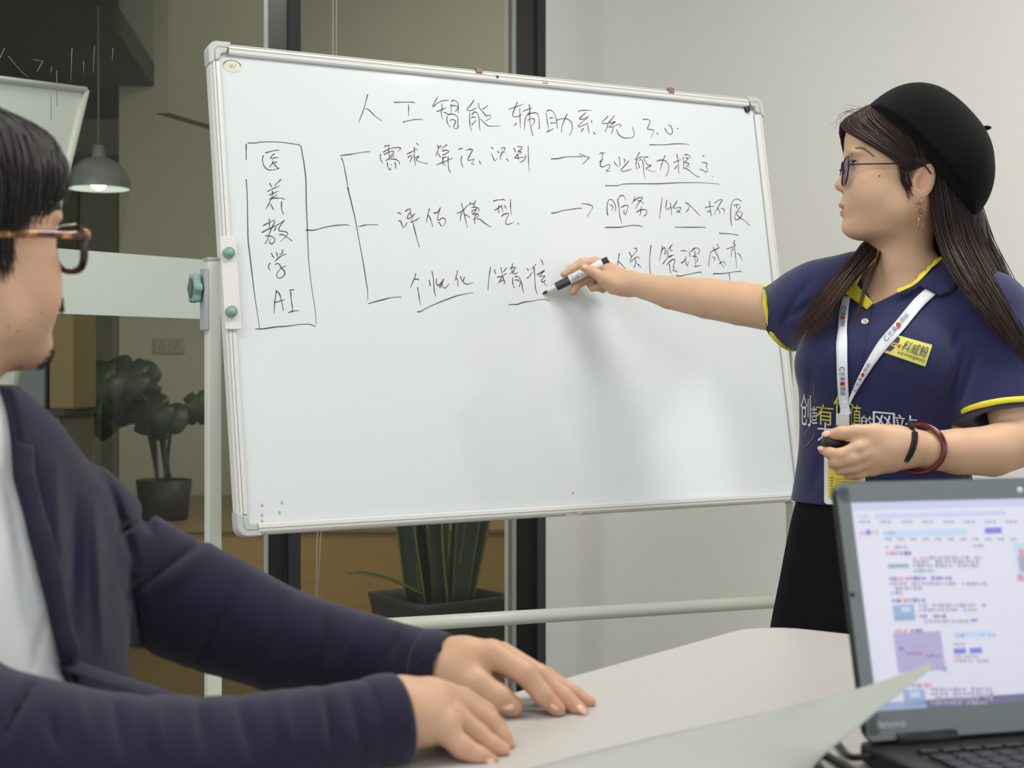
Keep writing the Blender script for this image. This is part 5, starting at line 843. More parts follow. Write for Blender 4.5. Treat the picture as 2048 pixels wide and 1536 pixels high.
MB().box(bcen+tf*.0044+UP*.002, .052, .0008, .088, cax).build('card', mat('card yellow', 'd4c33c', .5), bad)
ln_ = MB()
for k in range(9): ln_.box(bcen+tf*.0050-UP*(.012+k*.0042)+tl*.004, .036, .0003, .0007, cax).box(bcen+tf*.0050-UP*(.0105+k*.0042)-tl*.020, .005, .0003, .0014, cax)
ln_.build('card_lines', mat('card ink', '6d6320', .6), bad); MB().tube([cq-UP*.02, bcen+UP*.052], .003, 8).build('hook', mat('shaft grey', '7d8e8c'), bad)
# skirt
skm = mat('skirt black', '0e0d0f', .9, bump=.15, bscale=700, spec=.15); SK = [(965, 1764, 150, .104), (1010, 1762, 164, .118), (1080, 1768, 186, .135), (1160, 1770, 203, .15), (1250, 1772, 222, .165), (1700, 1775, 262, .20)]
Kv = Vol((.32, 2.24, .27), (.96, 2.86, .94), .006); Kv.add(stack(lev(SK), tf), .001); Kv.warp(lambda x, y, z: .006*np.sin(np.arctan2(y-2.545, x-.636)*9)*np.clip((.9-z)*2, 0, 1)); kp, kq = Kv.mesh(); quads_obj('skirt', smooth_mesh(kp, kq, 2), kq, skm, wom)
# hair
hairm = mat('hair dark brown', '2c211d', .5, var=.25, vscale=40, tint=True, spec=.3, stretch=(1, 1, .2))
Hv = Vol(WO-[.14, .12, .12], WO+[.19, .20, .16], .0028)
Hv.add(WH.e((-14, 0, 46), (98, 80, 95)), .001).add(WH.e((52, 0, 92), (36, 46, 28)), .02).add(WH.e((66, -34, 84), (18, 26, 22)), .02)
fO, ff, fs, fu = WH.O, WH.f, WH.s, WH.u
def hl_cut(X, Y, Z):
    a = ((X-fO[0])*ff[0]+(Y-fO[1])*ff[1]+(Z-fO[2])*ff[2])*1000; b = ((X-fO[0])*fu[0]+(Y-fO[1])*fu[1]+(Z-fO[2])*fu[2])*1000; s = ((X-fO[0])*fs[0]+(Y-fO[1])*fs[1]+(Z-fO[2])*fs[2])*1000
    d1 = np.maximum((27+.93*(a-7)-b)*.73+6*np.maximum(0, 1-(np.abs(s)/30)**2), 16-b); return np.minimum(d1, a+50)*.001
Hv.cut(hl_cut); hp, hq = Hv.mesh(); hp = smooth_mesh(hp, hq, 2)
HL = [(hp, hq, ones(hp, (.9, .9, .9)))]
BK_ = Vol((.50, 2.25, 1.02), (1.02, 2.75, 1.40), .004)
def onp(px, py, off): q = onto(SB2, px, py, off); return q
def hp_(px, py, d0, off):                         # just in front of the clothes, but never behind d0
    q = onto(SB2, px, py, off); return P(px, py, d0) if q is None or q[1] > d0 else q
RG = [[(1905, 405, 2.545), (1925, 450, 2.53), (1950, 520, 2.50), (1990, 590, 2.45), (2040, 670, 2.40), (2085, 760, 2.38)], [(1880, 400, 2.50), (1885, 450, 2.49), (1910, 520, 2.47), (1945, 590, 2.43), (1985, 640, 2.40), (2025, 700, 2.385)]]
BK_.add(path([P(1895, 350, 2.54), P(1915, 460, 2.545), P(1940, 540, 2.53), P(1985, 610, 2.48)], [.050, .046, .040, .022]), .01)
BK_.add(path([P(1850, 420, 2.58), P(1820, 500, 2.63), P(1840, 580, 2.64)], [.045, .052, .045]), .03)
BK_.add(path([P(1760, 478, 2.60), P(1738, 502, 2.58), P(1702, 545, 2.555), P(1668, 585, 2.545)], [.012, .018, .018, .010]), .01)
kp, kq = BK_.mesh(); HL.append((smooth_mesh(kp, kq, 3), kq, ones(kp, (.8, .8, .8))))
dk, br = (.95, .9, .9), (2.3, 1.75, 1.5)
def G3(rows): return [[P(*q) for q in r] for r in rows]
HL.append(strands('h', G3([[(1955, 400, 2.56), (1985, 490, 2.54), (2030, 580, 2.50), (2080, 700, 2.44)], [(1920, 385, 2.49), (1950, 490, 2.47), (1995, 580, 2.42), (2050, 690, 2.385), (2090, 760, 2.38)], [(1885, 360, 2.462), (1905, 470, 2.455), (1940, 545, 2.41), (1990, 625, 2.375), (2045, 715, 2.36)], [(1858, 352, 2.466), (1868, 450, 2.47), (1895, 525, 2.43), (1935, 590, 2.39), (1975, 640, 2.375), (2010, 680, 2.37)]]), 420, .0011, hairm, wom, .004, .2, (dk, (1.7, 1.4, 1.25)), seed=3))
HL.append(strands('h', G3([[(1748, 480, 2.59), (1706, 520, 2.55), (1656, 572, 2.53), (1616, 625, 2.53), (1584, 676, 2.545)], [(1755, 482, 2.575), (1722, 522, 2.52), (1680, 574, 2.49), (1640, 628, 2.485), (1594, 682, 2.51)], [(1762, 484, 2.57), (1738, 520, 2.51), (1704, 560, 2.475), (1674, 602, 2.455), (1644, 645, 2.46), (1612, 684, 2.49)]]), 330, .0010, hairm, wom, .004, .15, (dk, br), seed=4, lens=(.75, 1.02)))
HL.append(strands('h', G3([[(1764, 486, 2.55), (1750, 530, 2.50), (1722, 590, 2.455), (1712, 640, 2.442), (1690, 672, 2.435)], [(1768, 486, 2.55), (1755, 530, 2.50), (1730, 585, 2.455), (1716, 628, 2.442)]]), 14, .0007, hairm, wom, .003, .2, (dk, br), seed=5))
def hs(rows, off): # strands hugging the head cap: local (a, s, b)
    return [[WH.p(*q) for q in r] for r in rows]
HL.append(strands('h', hs([[(-20, 40, 140), (-20, 70, 105), (-28, 82, 70), (-34, 84, 45), (-38, 84, 30)], [(20, 20, 142), (30, 45, 118), (16, 68, 90), (-6, 80, 60), (-22, 83, 38)], [(44, 12, 130), (62, 30, 112), (46, 58, 86), (18, 76, 58), (-10, 82, 32), (-24, 81, 20)], [(46, 8, 130), (80, 14, 108), (72, 40, 88), (44, 66, 64), (14, 79, 40), (-8, 81, 22), (-20, 80, 12)], [(44, 4, 131), (86, 2, 106), (84, 24, 90), (64, 52, 72), (34, 72, 50), (10, 79, 30), (-10, 80, 14)]], 0), 380, .0011, hairm, wom, .0022, .3, ((1.3, 1.1, 1), (1.1, 1, .95)), seed=6))
HL.append(strands('h', hs([[(46, -2, 131), (84, -10, 106), (82, -30, 86), (66, -58, 50)], [(44, 2, 132), (88, 2, 103), (85, -16, 84), (78, -42, 56), (68, -54, 36)]], 0), 60, .0010, hairm, wom, .003, .3, ((1.2, 1.05, 1), (1.1, 1, .95)), seed=7))
HL.append(strands('h', hs([[(6, 77, 28), (2, 76, 0), (-4, 73, -20), (-10, 70, -38)], [(-4, 78, 24), (-6, 77, 0), (-14, 74, -18), (-22, 71, -34)], [(-12, 78, 22), (-16, 76, 4), (-20, 74, -10)]], 0), 46, .0006, hairm, wom, .002, .3, (dk, dk), seed=8, lens=(.5, 1)))
HL.append(strands('h', hs([[(60, 0, 122), (86, 0, 118), (104, 5, 96)], [(50, 20, 124), (78, 20, 122), (100, 15, 110)]], 0), 16, .00028, hairm, wom, .006, .6, (dk, dk), seed=9, lens=(.4, 1)))
merged('hair', HL, hairm, wom)
# beret
brm = mat('beret felt', '0b0b0c', .95, bump=.35, bscale=700, sheen=.04, spec=.1)
bu = unit(P(1945, 440, 2.53)-P(1739, 214, 2.53)); bw = unit(np.array([0, -1, 0])-bu*(-bu[1])); bvv = unit(np.cross(bu, bw)); bvv = bvv if bvv[2] > 0 else -bvv
bc = P(1842, 327, 2.535); pxm = 2.535/F
Ev = Vol(bc-[.17, .17, .17], bc+[.17, .17, .17], .0026)
def beret(X, Y, Z):
    x, y, z = X-bc[0], Y-bc[1], Z-bc[2]; a, h_, s = [(x*v[0]+y*v[1]+z*v[2])/pxm for v in (bu, bvv, bw)]
    p_ = np.interp(a, [-90, 90], [2.55, 2.0]); A = np.where(a < 0, 156, 151); Hh = np.where(h_ > 0, 134, 20)
    g = (np.abs(a/A)**p_+np.abs(h_/Hh)**p_+np.abs(s/138)**p_)**(1/p_); return (g-1)*np.where(h_ > 0, 120, 40)*pxm
Ev.add((bc-.165, bc+.165, beret), .001)
ep, eq = Ev.mesh(); ber = quads_obj('beret', smooth_mesh(ep, eq, 2), eq, brm, wom)
MB().tube(crom([P(1948, 270, 2.535), P(1964, 258, 2.535), P(1982, 255, 2.535)], 6), [.0042]*10+[.0038, .0030, .002], 10).build('stem', brm, ber)
# eyeglasses
gm = mat('frame blue', '1c1f45', .3, metal=.6); gl = thing('eyeglasses', 'thin dark blue framed eyeglasses on the woman in the beret', 'glasses', tuple(WH.p(86, 0, 22)))
lensm = glass_mat('lens tint', 'd6daf2', 3.0)
for s in (1, -1):
    pts = []
    for k in range(40):
        t = 2*math.pi*k/40; x = math.copysign(abs(math.cos(t))**.8, math.cos(t))*23.5; y = math.copysign(abs(math.sin(t))**.8, math.sin(t))*24
        pts.append(WH.p(88-y*.10-abs(x+20)*.09, s*(32+x), 20+y))
    MB().tube(pts, .0013, 8, closed=True).build('lens_rim', gm, gl)
    MB().poly([WH.p(87, s*32, 20)]+pts, [[0, i+1, (i+1) % 40+1] for i in range(40)], 0, True).build('lens', lensm, gl)
    MB().tube(crom([WH.p(84, s*55.5, 26), WH.p(80, s*63, 27), WH.p(40, s*74, 26), WH.p(0, s*79, 25), WH.p(-32, s*79, 23), WH.p(-46, s*77, 8)], 5), .0013, 8).build('temple', gm, gl)
    MB().tube(crom([WH.p(88, s*10, 22), WH.p(84, s*9, 16), WH.p(82, s*8, 12)], 4), .0012, 6).build('nose_pad', gm, gl)
MB().tube(crom([WH.p(88, 9, 24), WH.p(91, 0, 27), WH.p(88, -9, 24)], 5), .0014, 8).build('bridge', gm, gl)
# earring
gold = mat('gold', 'c9995a', .25, metal=.9); er = thing('earring', 'long gold drop earring hanging from the woman\'s ear', 'earring', tuple(P(1828, 408, 2.455)))
e0 = WH.p(-30, 74, -32); MB().tube([e0+UP*.006, e0-UP*.012], .0009, 8).build('chain', gold, er)
MB().box(e0-UP*.020, .006, .004, .009, bev=.0008).build('bead', mat('amber', '6e3d1e', .25, coat=.4), er); MB().tube([e0-UP*.025, e0-UP*.031], .0008, 6).build('link', gold, er)
mb = MB(); ez = e0-UP*.031
mb.prism([(-.0028, 0), (.0028, 0), (.0046, -.020), (-.0046, -.020)], -.001, .001, (ez, np.array([1., 0, 0]), UP, np.array([0, -1., 0]))); mb.build('drop', mat('amber', '9a5a30'), er)
f_ = MB()
for a, b in (((-.0028, 0), (-.0046, -.020)), ((.0028, 0), (.0046, -.020)), ((-.0046, -.020), (.0046, -.020))): f_.tube([ez+[a[0], 0, a[1]], ez+[b[0], 0, b[1]]], .0009, 6)
f_.build('drop_frame', gold, er)
# bracelet and bangle on the left wrist
def armring(px, py, d, axis, ra, rb, tilt=0): # points round the arm: ellipse with half sizes ra (up) and rb (towards the viewer)
    c = P(px, py, d); ax = unit(axis); e_up = unit(UP-ax*(UP @ ax)); e_n = unit(np.cross(ax, e_up)); e_n = e_n if e_n[1] < 0 else -e_n
    return [c+e_up*ra*math.cos(t)+e_n*rb*math.sin(t)+ax*tilt*math.sin(t)*rb for t in np.linspace(0, 2*math.pi, 64, endpoint=False)]
fa = unit(P(1860, 900, 2.336)-P(1815, 893, 2.328)); blkc = mat('cord black', '17171a', .8, bump=.4, bscale=600)
brc = thing('bracelet', 'black braided cord bracelet on the woman\'s left wrist', 'bracelet', tuple(P(1808, 892, 2.30)))
rg_ = armring(1808, 890, 2.3275, unit(fa+UP*-.15), .0318, .0312); mb = MB(); kb = MB()
for i in range(64):
    u = i/64
    if .13 < u < .54: 
        for s in (1, -1): kb.sphere(rg_[i]+fa*s*.0022+UP*.0, .0033, 6)
mb.tube(rg_, .0018, 8, closed=True); mb.build('cord', blkc, brc); kb.build('braid', blkc, brc); kt = MB()
for a in (2, 3, 4): kt.sphere(rg_[a]+np.array([-.001, -.001, .002*(4-a)]), .0046, 10)
kt.build('knot', blkc, brc)
bg_ = armring(1838, 897, 2.334, unit(fa), .0372, .0372, .62)
tag(MB().tube(bg_, .0046, 14, closed=True).build('bangle', mat('jade red', '5c0d0a', .15, coat=.35, spec=.5)), 'glossy dark red bangle around the woman\'s left forearm', 'bangle')
# marker in her right hand, cap in her left
nib = at(1086, 587, -.0015); tail = P(1217, 521, 2.992); md = unit(tail-nib); mlen = np.linalg.norm(tail-nib); mk = thing('marker_pen', 'white whiteboard marker with black bands in the woman\'s right hand', 'marker', tuple(nib))
mwh = mat('marker white', 'dcdcd8', .35); mbl = mat('marker black', '1d1e20', .4)
MB().lathe([(0, 0), (.0016, .001), (.0028, .006), (.0028, .012)], nib, md, 16).build('nib', mbl, mk); MB().lathe([(.0030, .010), (.0045, .012), (.0058, .026), (.0062, .032)], nib, md, 20).build('neck', mwh, mk)
MB().lathe([(.006, .030), (.0086, .031), (.0088, .033), (.0088, .058), (.0086, .060)], nib, md, 24).build('front_band', mat('band grey', '3b3d40', .4), mk)
MB().lathe([(.0086, .060), (.0090, .061), (.0090, mlen-.014), (.0088, mlen-.013)], nib, md, 24).build('barrel', mwh, mk); MB().lathe([(.0088, mlen-.013), (.0091, mlen-.012), (.0091, mlen-.002), (.0082, mlen), (0, mlen)], nib, md, 24).build('end_plug', mbl, mk)
mx_ = unit(np.cross(md, [0, 1, 0])); mt = MB(); v_, f_ = text_geo('WHITEBOARD'); my = unit(np.cross(mx_, md)); 
for a0 in (0,): mt.poly([nib+md*(.066+.026*(1-a))+(-my*math.cos((b-.5)*.9)+mx_*math.sin((b-.5)*.9))*(.00915 if (-my)[1] < 0 else -.00915) for a, b in v_], f_)
mt.build('barrel_print', mbl, mk, fix=False)
ca_, cb_ = P(1648, 881, 2.322), P(1712, 899, 2.345); cp = thing('pen_top', 'black marker cap pinched between the fingers of the woman\'s left hand', 'cap', tuple(ca_))
MB().lathe([(0, .0005), (.0076, 0), (.0088, .0015), (.0092, .010), (.0094, np.linalg.norm(cb_-ca_))], ca_, unit(cb_-ca_), 24).build('shell', mat('cap black', '202225', .35), cp)
# ---------------------------------------------------------------- the seated man
MO = P(-74, 537, 1.44); ma = math.radians(53); mf = np.array([math.cos(ma), math.sin(ma), 0]); mside = np.array([math.sin(ma), -math.cos(ma), 0])   # his right side faces the camera
MH = Head(MO, mf, mside, 1.06)
man = thing('person', 'seated man in navy cardigan and white t-shirt wearing glasses, hands on the table', 'person', (-.56, 1.42, 0))
cf = unit([.80, -.60, 0]); clft = np.array([-cf[1], cf[0], 0])       # chest front, and towards his left
NBm = np.array([-.565, 1.43, 1.095])
def mlev(rows, g=0.): return [(z, -.56+dx, 1.425+dy, hl+g, hd+g) for z, dx, dy, hl, hd in rows]
MT = [(1.090, 0, 0, .072, .062), (1.060, 0, 0, .112, .076), (1.01, 0, 0, .160, .094), (.95, 0, 0, .184, .112), (.88, .006, -.004, .186, .120), (.78, .018, -.012, .184, .128), (.66, .026, -.018, .188, .138), (.50, .02, -.01, .19, .15)]
Mv = Vol((-.86, 1.10, .72), (.14, 1.76, 1.45), .0024)
MH.skull(Mv, True, (NBm, .056))
Mv.add(stack([l for l in mlev(MT, -.012) if l[0] > .7], cf), .03)
LSm = P(212, 955, 1.575)
LAm = [(165, 1085, 1.572, .048), (280, 1160, 1.60, .048), (440, 1235, 1.615, .046), (560, 1280, 1.615, .043), (740, 1310, 1.59, .030), (850, 1328, 1.572, .0262), (893, 1336, 1.566, .0265)]
RAm = [(-560, 960, 1.29, .058), (-300, 1300, 1.24, .048), (-60, 1490, 1.215, .045), (250, 1515, 1.26, .042), (560, 1480, 1.315, .035), (740, 1440, 1.352, .0300), (800, 1428, 1.364, .0290)]
for A in (LAm, RAm): Mv.add(path([P(*r[:3]) for r in A], [r[3] for r in A]), .02)
hand(Mv, [[(888, 1332, 1.568, .0265, .014), (930, 1318, 1.562, .0235), (982, 1309, 1.560, .0160)], [(888, 1338, 1.572, .0245, .014), (945, 1326, 1.588, .0225), (1000, 1324, 1.600, .0160)], [(920, 1330, 1.570, .020, .014), (1000, 1322, 1.585, .015)],
          [(984, 1308, 1.556, .0142), (1050, 1347, 1.545, .0118), (1086, 1390, 1.541, .0104), (1116, 1419, 1.540, .0082)],
          [(1003, 1310, 1.575, .0140), (1080, 1352, 1.570, .0116), (1128, 1395, 1.560, .0102), (1162, 1424, 1.552, .0082)],
          [(1012, 1318, 1.596, .0130), (1092, 1356, 1.597, .0108), (1144, 1387, 1.592, .0096), (1177, 1406, 1.587, .0078)],
          [(1010, 1330, 1.614, .0118), (1072, 1366, 1.620, .0098), (1122, 1396, 1.612, .0080)],
          [(905, 1352, 1.552, .0235, .012), (952, 1372, 1.538, .0175), (996, 1396, 1.532, .0140), (1024, 1413, 1.534, .0115)]])
hand(Mv, [[(795, 1425, 1.366, .0280, .014), (860, 1408, 1.388, .0235), (918, 1408, 1.412, .0165)], [(798, 1438, 1.360, .0270, .014), (850, 1440, 1.366, .0235), (888, 1450, 1.364, .0165)], [(800, 1415, 1.37, .024, .014), (880, 1415, 1.40, .019)],
          [(922, 1402, 1.425, .0142), (968, 1428, 1.438, .0116), (992, 1458, 1.440, .0104), (1008, 1480, 1.436, .0082)],
          [(920, 1412, 1.404, .0142), (976, 1446, 1.414, .0118), (1000, 1476, 1.412, .0104), (1014, 1494, 1.408, .0082)],
          [(905, 1432, 1.380, .0132), (955, 1471, 1.386, .0110), (985, 1494, 1.384, .0098), (1003, 1506, 1.382, .0080)],
          [(882, 1456, 1.358, .0122), (924, 1494, 1.357, .0102), (958, 1514, 1.358, .0092), (982, 1524, 1.360, .0076)],
          [(820, 1425, 1.385, .020, .012), (870, 1440, 1.42, .0155), (915, 1466, 1.44, .012), (940, 1478, 1.445, .010)]])
def on_table(X, Y, Z): return np.where(((X-TC[0])*e1[0]+(Y-TC[1])*e1[1] > 0) & ((X-TC[0])*e2[0]+(Y-TC[1])*e2[1] > 0), TZ+.0008-Z, -1.)      # hands and sleeves rest on the table top
Mv.cut(on_table); mp_, mq_ = Mv.mesh(); mp_ = smooth_mesh(mp_, mq_, 2); tn = MH.tint(mp_)
a_, s_, b_ = MH.local(mp_); beard = np.exp(-(np.maximum(0, -b_-52)/14-1)**2*0)*0
st1 = np.clip((-b_-20)/30, 0, 1)*np.clip((a_-5)/30, 0, 1)*(a_ < 110)*(b_ > -110); rgn = np.random.default_rng(2).random(len(mp_)); tn[:, :3] *= 1-(st1*(.10+.10*rgn))[:, None]
for tip in ((1116, 1419, 1.54), (1162, 1424, 1.552), (1177, 1406, 1.587), (1024, 1413, 1.534), (1014, 1494, 1.408), (982, 1524, 1.36), (1003, 1506, 1.382)): tn[:, :3] *= 1-np.exp(-(np.linalg.norm(mp_-P(*tip), axis=1)/.016)**2)[:, None]*np.array([.02, .14, .15])
Lm = Vol((-.85, 1.05, 0), (.05, 1.80, .80), .009); Lm.add(stack([l for l in mlev(MT, -.015) if l[0] < .9], cf), .03); hips = np.array([-.55, 1.42, .52])
for s in (-.11, .11):
    h0_ = hips+clft*s; kn = h0_+np.array([.42, -.06+s*.6, -.02]); an = kn*[1, 1, 0]+[-.04, 0, .08]; Lm.add(path([h0_, kn, an], [.085, .062, .042]), .04).add(cone(an-UP*.03, an+np.array([.16, -.02, -.045]), .042, .032), .03)
lp, lq = Lm.mesh(); mbody = merged('body', [(mp_, mq_, tn), (lp, lq, ones(lp))], skin_m, man); del Mv, Lm
MH.eyes(man, (1, -1))
for px, py, d, sz, n_, ax_ in ((1012, 1407, 1.524, .0088, (.15, -.75, .65), (.85, -.1, -.5)), (1008, 1488, 1.401, .0066, (.55, -.4, .7), (.65, 0, -.75)), (978, 1519, 1.3535, .0060, (.4, -.55, .7), (.8, 0, -.55)), (1165, 1420, 1.5455, .0062, (.5, -.5, .65), (.75, -.1, -.6)), (1110, 1411, 1.534, .0062, (.5, -.6, .6), (.75, -.1, -.6))):
    az = unit(n_); ax0 = unit(np.array(ax_)-az*(az @ np.array(ax_))); MB().sphere(P(px, py, d), sz, 12, ax=np.array([ax0, np.cross(az, ax0), az]), rr=(1.15, .85, .3)).build('fingernail', mat('nail', 'e0b8a4', .25), man)
for q in ((120, 30, 628), (16, 22, 655), (60, 20, 640), (35, 20, 662)):
    o_ = onto(bvh_of(mbody), q[0] if q[0] != 120 else 82, q[2] if q[0] != 120 else 625, 0)
    if o_ is not None: MB().sphere(o_, .0009, 6).build('mole', mat('mole', '4a2d22', .7), man)
# clothes
card = mat('cardigan navy', '272338', .92, bump=.35, bscale=1100, sheen=.18, spec=.15, var=.06, vscale=20); tee = mat('t-shirt white', 'd9dbdb', .9, bump=.2, bscale=900, spec=.2); jean = mat('trousers dark', '23242b', .9, bump=.3, bscale=800)
Tv = Vol((-.80, 1.16, .60), (-.32, 1.68, 1.15), .004); Tv.add(stack(mlev(MT, .000)[:-1], cf), .001).sub(cone(NBm-UP*.03, NBm+UP*.2, .060, .062), .004); Tv.cut(lambda X, Y, Z: .62-Z+0*X+0*Y)
Tv.warp(lambda x, y, z: fold([(70, 1100, 110, 1330, 16, -.003), (20, 1000, 60, 1250, 12, .002), (100, 1330, 190, 1400, 9, .003), (110, 1350, 160, 1400, 6, -.004), (10, 950, 50, 1150, 8, .003), (55, 1050, 90, 1200, 7, .003), (90, 1240, 60, 1360, 8, .003), (120, 1300, 150, 1390, 5, .004)], x, y, z)); tp_, tq_ = Tv.mesh(); quads_obj('t_shirt', smooth_mesh(tp_, tq_, 2), tq_, tee, man); del Tv
Jv = Vol((-.92, 1.04, .55), (.02, 1.78, 1.16), .0036)
Jv.add(stack(mlev(MT, .017), cf), .001).add(cone(NBm-UP*.095+clft*.02, P(120, 1050, 1.55), .062, .064), .04).add(cone(NBm-UP*.085-clft*.03, P(-520, 1000, 1.30), .062, .068), .05)
Jv.add(path([P(160, 1085, 1.57), P(275, 1160, 1.60), P(430, 1226, 1.618), P(560, 1280, 1.618), P(735, 1308, 1.592), P(850, 1330, 1.573), P(892, 1338, 1.566)], [.068, .067, .0635, .0555, .0415, .0360, .0335]), .03)
Jv.add(path([P(-545, 960, 1.30), P(-330, 1290, 1.245), P(-60, 1480, 1.215), P(180, 1520, 1.245), P(430, 1512, 1.29), P(640, 1472, 1.33), P(780, 1440, 1.36), P(800, 1438, 1.364)], [.078, .066, .062, .056, .050, .0435, .0395, .0390]), .03)
# jacket opening: the front between the two lapels, widening downwards
def opening(X, Y, Z):
    a = (X+.56)*cf[0]+(Y-1.425)*cf[1]; l = (X+.56)*clft[0]+(Y-1.425)*clft[1]
    zz = np.clip((Z-.62)/(1.10-.62), 0, 1); ledge = np.interp(zz, [0, .2, .36, .5, .8, 1], [.11, .092, .068, .052, .034, .052]); redge = np.interp(zz, [0, .2, .35, .5, .8, 1], [-.055, -.052, -.048, -.046, -.040, -.056])
    return np.maximum(np.maximum(np.maximum(l-ledge, redge-l), -a), a-.19)
Jv.sub((np.array([-.75, 1.10, .56]), np.array([-.30, 1.55, 1.16]), opening), .004)
Jv.sub(cone(NBm-UP*.05, NBm+UP*.2, .068, .074), .006)
cR, cL = (P(800, 1438, 1.364), unit(P(800, 1438, 1.364)-P(640, 1472, 1.33))), (P(888, 1337, 1.566), unit(P(892, 1338, 1.566)-P(735, 1308, 1.592)))
for (c, n_), r in ((cR, .0335), (cL, .0290)):
    Jv.sub(halfspace(c, n_, c-[.04, .07, .07], c+[.10, .07, .07]), .001).sub(cone(c-n_*.02, c+n_*.03, r, r), .001)
Jv.warp(lambda x, y, z: 1.6*fold([(285, 1020, 300, 1060, 9, .008), (215, 1078, 300, 1030, 9, .006), (255, 1190, 400, 1085, 9, .007), (330, 1180, 420, 1095, 12, -.004), (290, 1300, 260, 1140, 9, .006), (270, 1130, 215, 960, 10, .005), (205, 960, 140, 860, 12, .004), (150, 1000, 145, 1250, 14, .005), (190, 1010, 205, 1300, 12, -.004), (110, 930, 120, 1150, 14, -.004), (60, 900, 80, 1050, 12, .003), (250, 1300, 300, 1400, 12, .003),
    (390, 1330, 470, 1180, 14, .004), (520, 1350, 560, 1200, 16, .003), (640, 1360, 650, 1220, 14, .004), (690, 1330, 720, 1250, 12, -.003), (770, 1330, 800, 1260, 9, .0035), (800, 1340, 795, 1275, 10, .002), (835, 1340, 860, 1290, 9, -.004), (860, 1290, 905, 1305, 6, -.002),
    (0, 1480, 60, 1375, 10, .006), (100, 1430, 120, 1500, 12, .004), (150, 1385, 170, 1480, 14, -.003), (230, 1400, 245, 1500, 12, .004), (310, 1410, 320, 1500, 12, -.003), (400, 1405, 410, 1500, 14, .004), (480, 1400, 500, 1500, 14, .004), (560, 1390, 580, 1490, 12, -.003), (650, 1385, 670, 1500, 10, .005), (700, 1380, 730, 1500, 10, .003)], x, y, z))
Jv.cut(on_table); jp, jq = Jv.mesh(); jk = quads_obj('cardigan', smooth_mesh(jp, jq, 2), jq, card, man); del Jv
JB = bvh_of(jk)
hem_ring(JB, cR[0]-cR[1]*.016, cR[1], .030, .075, .040, 'cuff', card, jk, (.0030, .016)); hem_ring(JB, cL[0]-cL[1]*.014, cL[1], .024, .060, .033, 'cuff', card, jk, (.0028, .014))
lap_ = MB()
rows = []
for z in np.linspace(1.035, .72, 24):             # knitted band along the far front edge
    zz = (z-.62)/.48; l = float(np.interp(zz, [0, .2, .36, .5, .8, 1], [.11, .092, .068, .052, .034, .052])); o_ = np.array([-.56, 1.425, z])+clft*(l+.004)+cf*.30; h_ = JB.ray_cast(Vector(o_), Vector(-cf)); 
    if h_[0] is not None: rows.append(np.array(h_[0])+cf*.001)
if len(rows) > 4: lap_.tube(crom(rows, 3), [(.010, .0022)]*(len(crom(rows, 3))), 10, flat=cf).build('front_band', card, jk)
cb = MB(); rr = []
for t in np.linspace(-2.5, 2.5, 30): d_ = cf*math.cos(t)+clft*math.sin(t); rr.append(NBm-UP*(.050+.012*math.cos(t))+d_*(.074+.008*abs(math.sin(t)))-cf*.004)
cb.tube(crom(rr, 3), [(.004, .014)]*len(crom(rr, 3)), 10, flat=UP).build('collar_band', card, jk)
Pv = Vol((-.90, 1.0, .06), (.06, 1.84, .78), .008); Pv.add(stack([l for l in mlev(MT, .006) if l[0] < .8], cf), .02)
for s in (-.11, .11):
    h0_ = hips+clft*s; kn = h0_+np.array([.42, -.06+s*.6, -.02]); an = kn*[1, 1, 0]+[-.04, 0, .10]; Pv.add(path([h0_, kn, an], [.098, .074, .056]), .04)
pp_, pq_ = Pv.mesh(); quads_obj('trousers', smooth_mesh(pp_, pq_, 2), pq_, jean, man)
# hair: cap volume and strands
mh = mat('hair black', '15110f', .45, var=.3, vscale=40, tint=True, spec=.45, stretch=(1, 1, .2))
hv = Vol(MO-[.17, .17, .10], MO+[.17, .17, .20], .003); hv.add(MH.e((-16, 0, 48), (100, 84, 95)), .001).add(MH.e((40, 0, 96), (36, 50, 30)), .03)
oO, of_, os_, ou = MH.O, MH.f, MH.s, MH.u
def mcut(X, Y, Z):
    a, s, b = [((X-oO[0])*v[0]+(Y-oO[1])*v[1]+(Z-oO[2])*v[2])/MH.k for v in (of_, os_, ou)]
    front = np.interp(a, [-60, -36, -20, 0, 20, 40, 60, 80, 120], [-60, -10, 22, 26, 44, 66, 78, 80, 80]); return (front-b)*.0008+0*s
hv.cut(mcut); hp, hq = hv.mesh(); ML = [(smooth_mesh(hp, hq, 3), hq, ones(hp, (.8, .8, .8)))]
def ms(rows): return [[MH.p(*q) for q in r] for r in rows]
d1, d2 = (1.0, .95, .9), (1.5, 1.25, 1.1)
ML.append(strands('h', ms([[(-10, 10, 147), (-20, 60, 124), (-28, 88, 80), (-30, 90, 40), (-26, 84, 6)], [(0, 8, 151), (10, 60, 122), (4, 88, 80), (0, 88, 46), (2, 83, 18)], [(10, 6, 150), (45, 52, 122), (40, 80, 88), (30, 82, 60), (24, 80, 36)], [(15, 4, 149), (62, 36, 120), (62, 62, 92), (50, 72, 72), (40, 74, 54)], [(20, 2, 145), (74, 16, 116), (78, 40, 94), (68, 56, 78), (58, 64, 62)], [(20, -4, 145), (80, -6, 112), (86, 12, 94), (82, 30, 78), (74, 44, 66)]]), 620, .0012, mh, man, .0035, .25, (d1, d2), seed=11, lens=(.70, .97)))
ML.append(strands('h', ms([[(-60, 10, 144), (-70, 60, 110), (-72, 78, 60), (-66, 78, 10), (-60, 70, -36)], [(-30, 10, 150), (-45, 66, 118), (-52, 86, 70), (-50, 85, 20), (-50, 78, -16)], [(-15, 10, 150), (-28, 70, 118), (-32, 90, 74), (-30, 88, 30), (-26, 82, 0)]]), 300, .0012, mh, man, .003, .25, (d1, d1), seed=12))
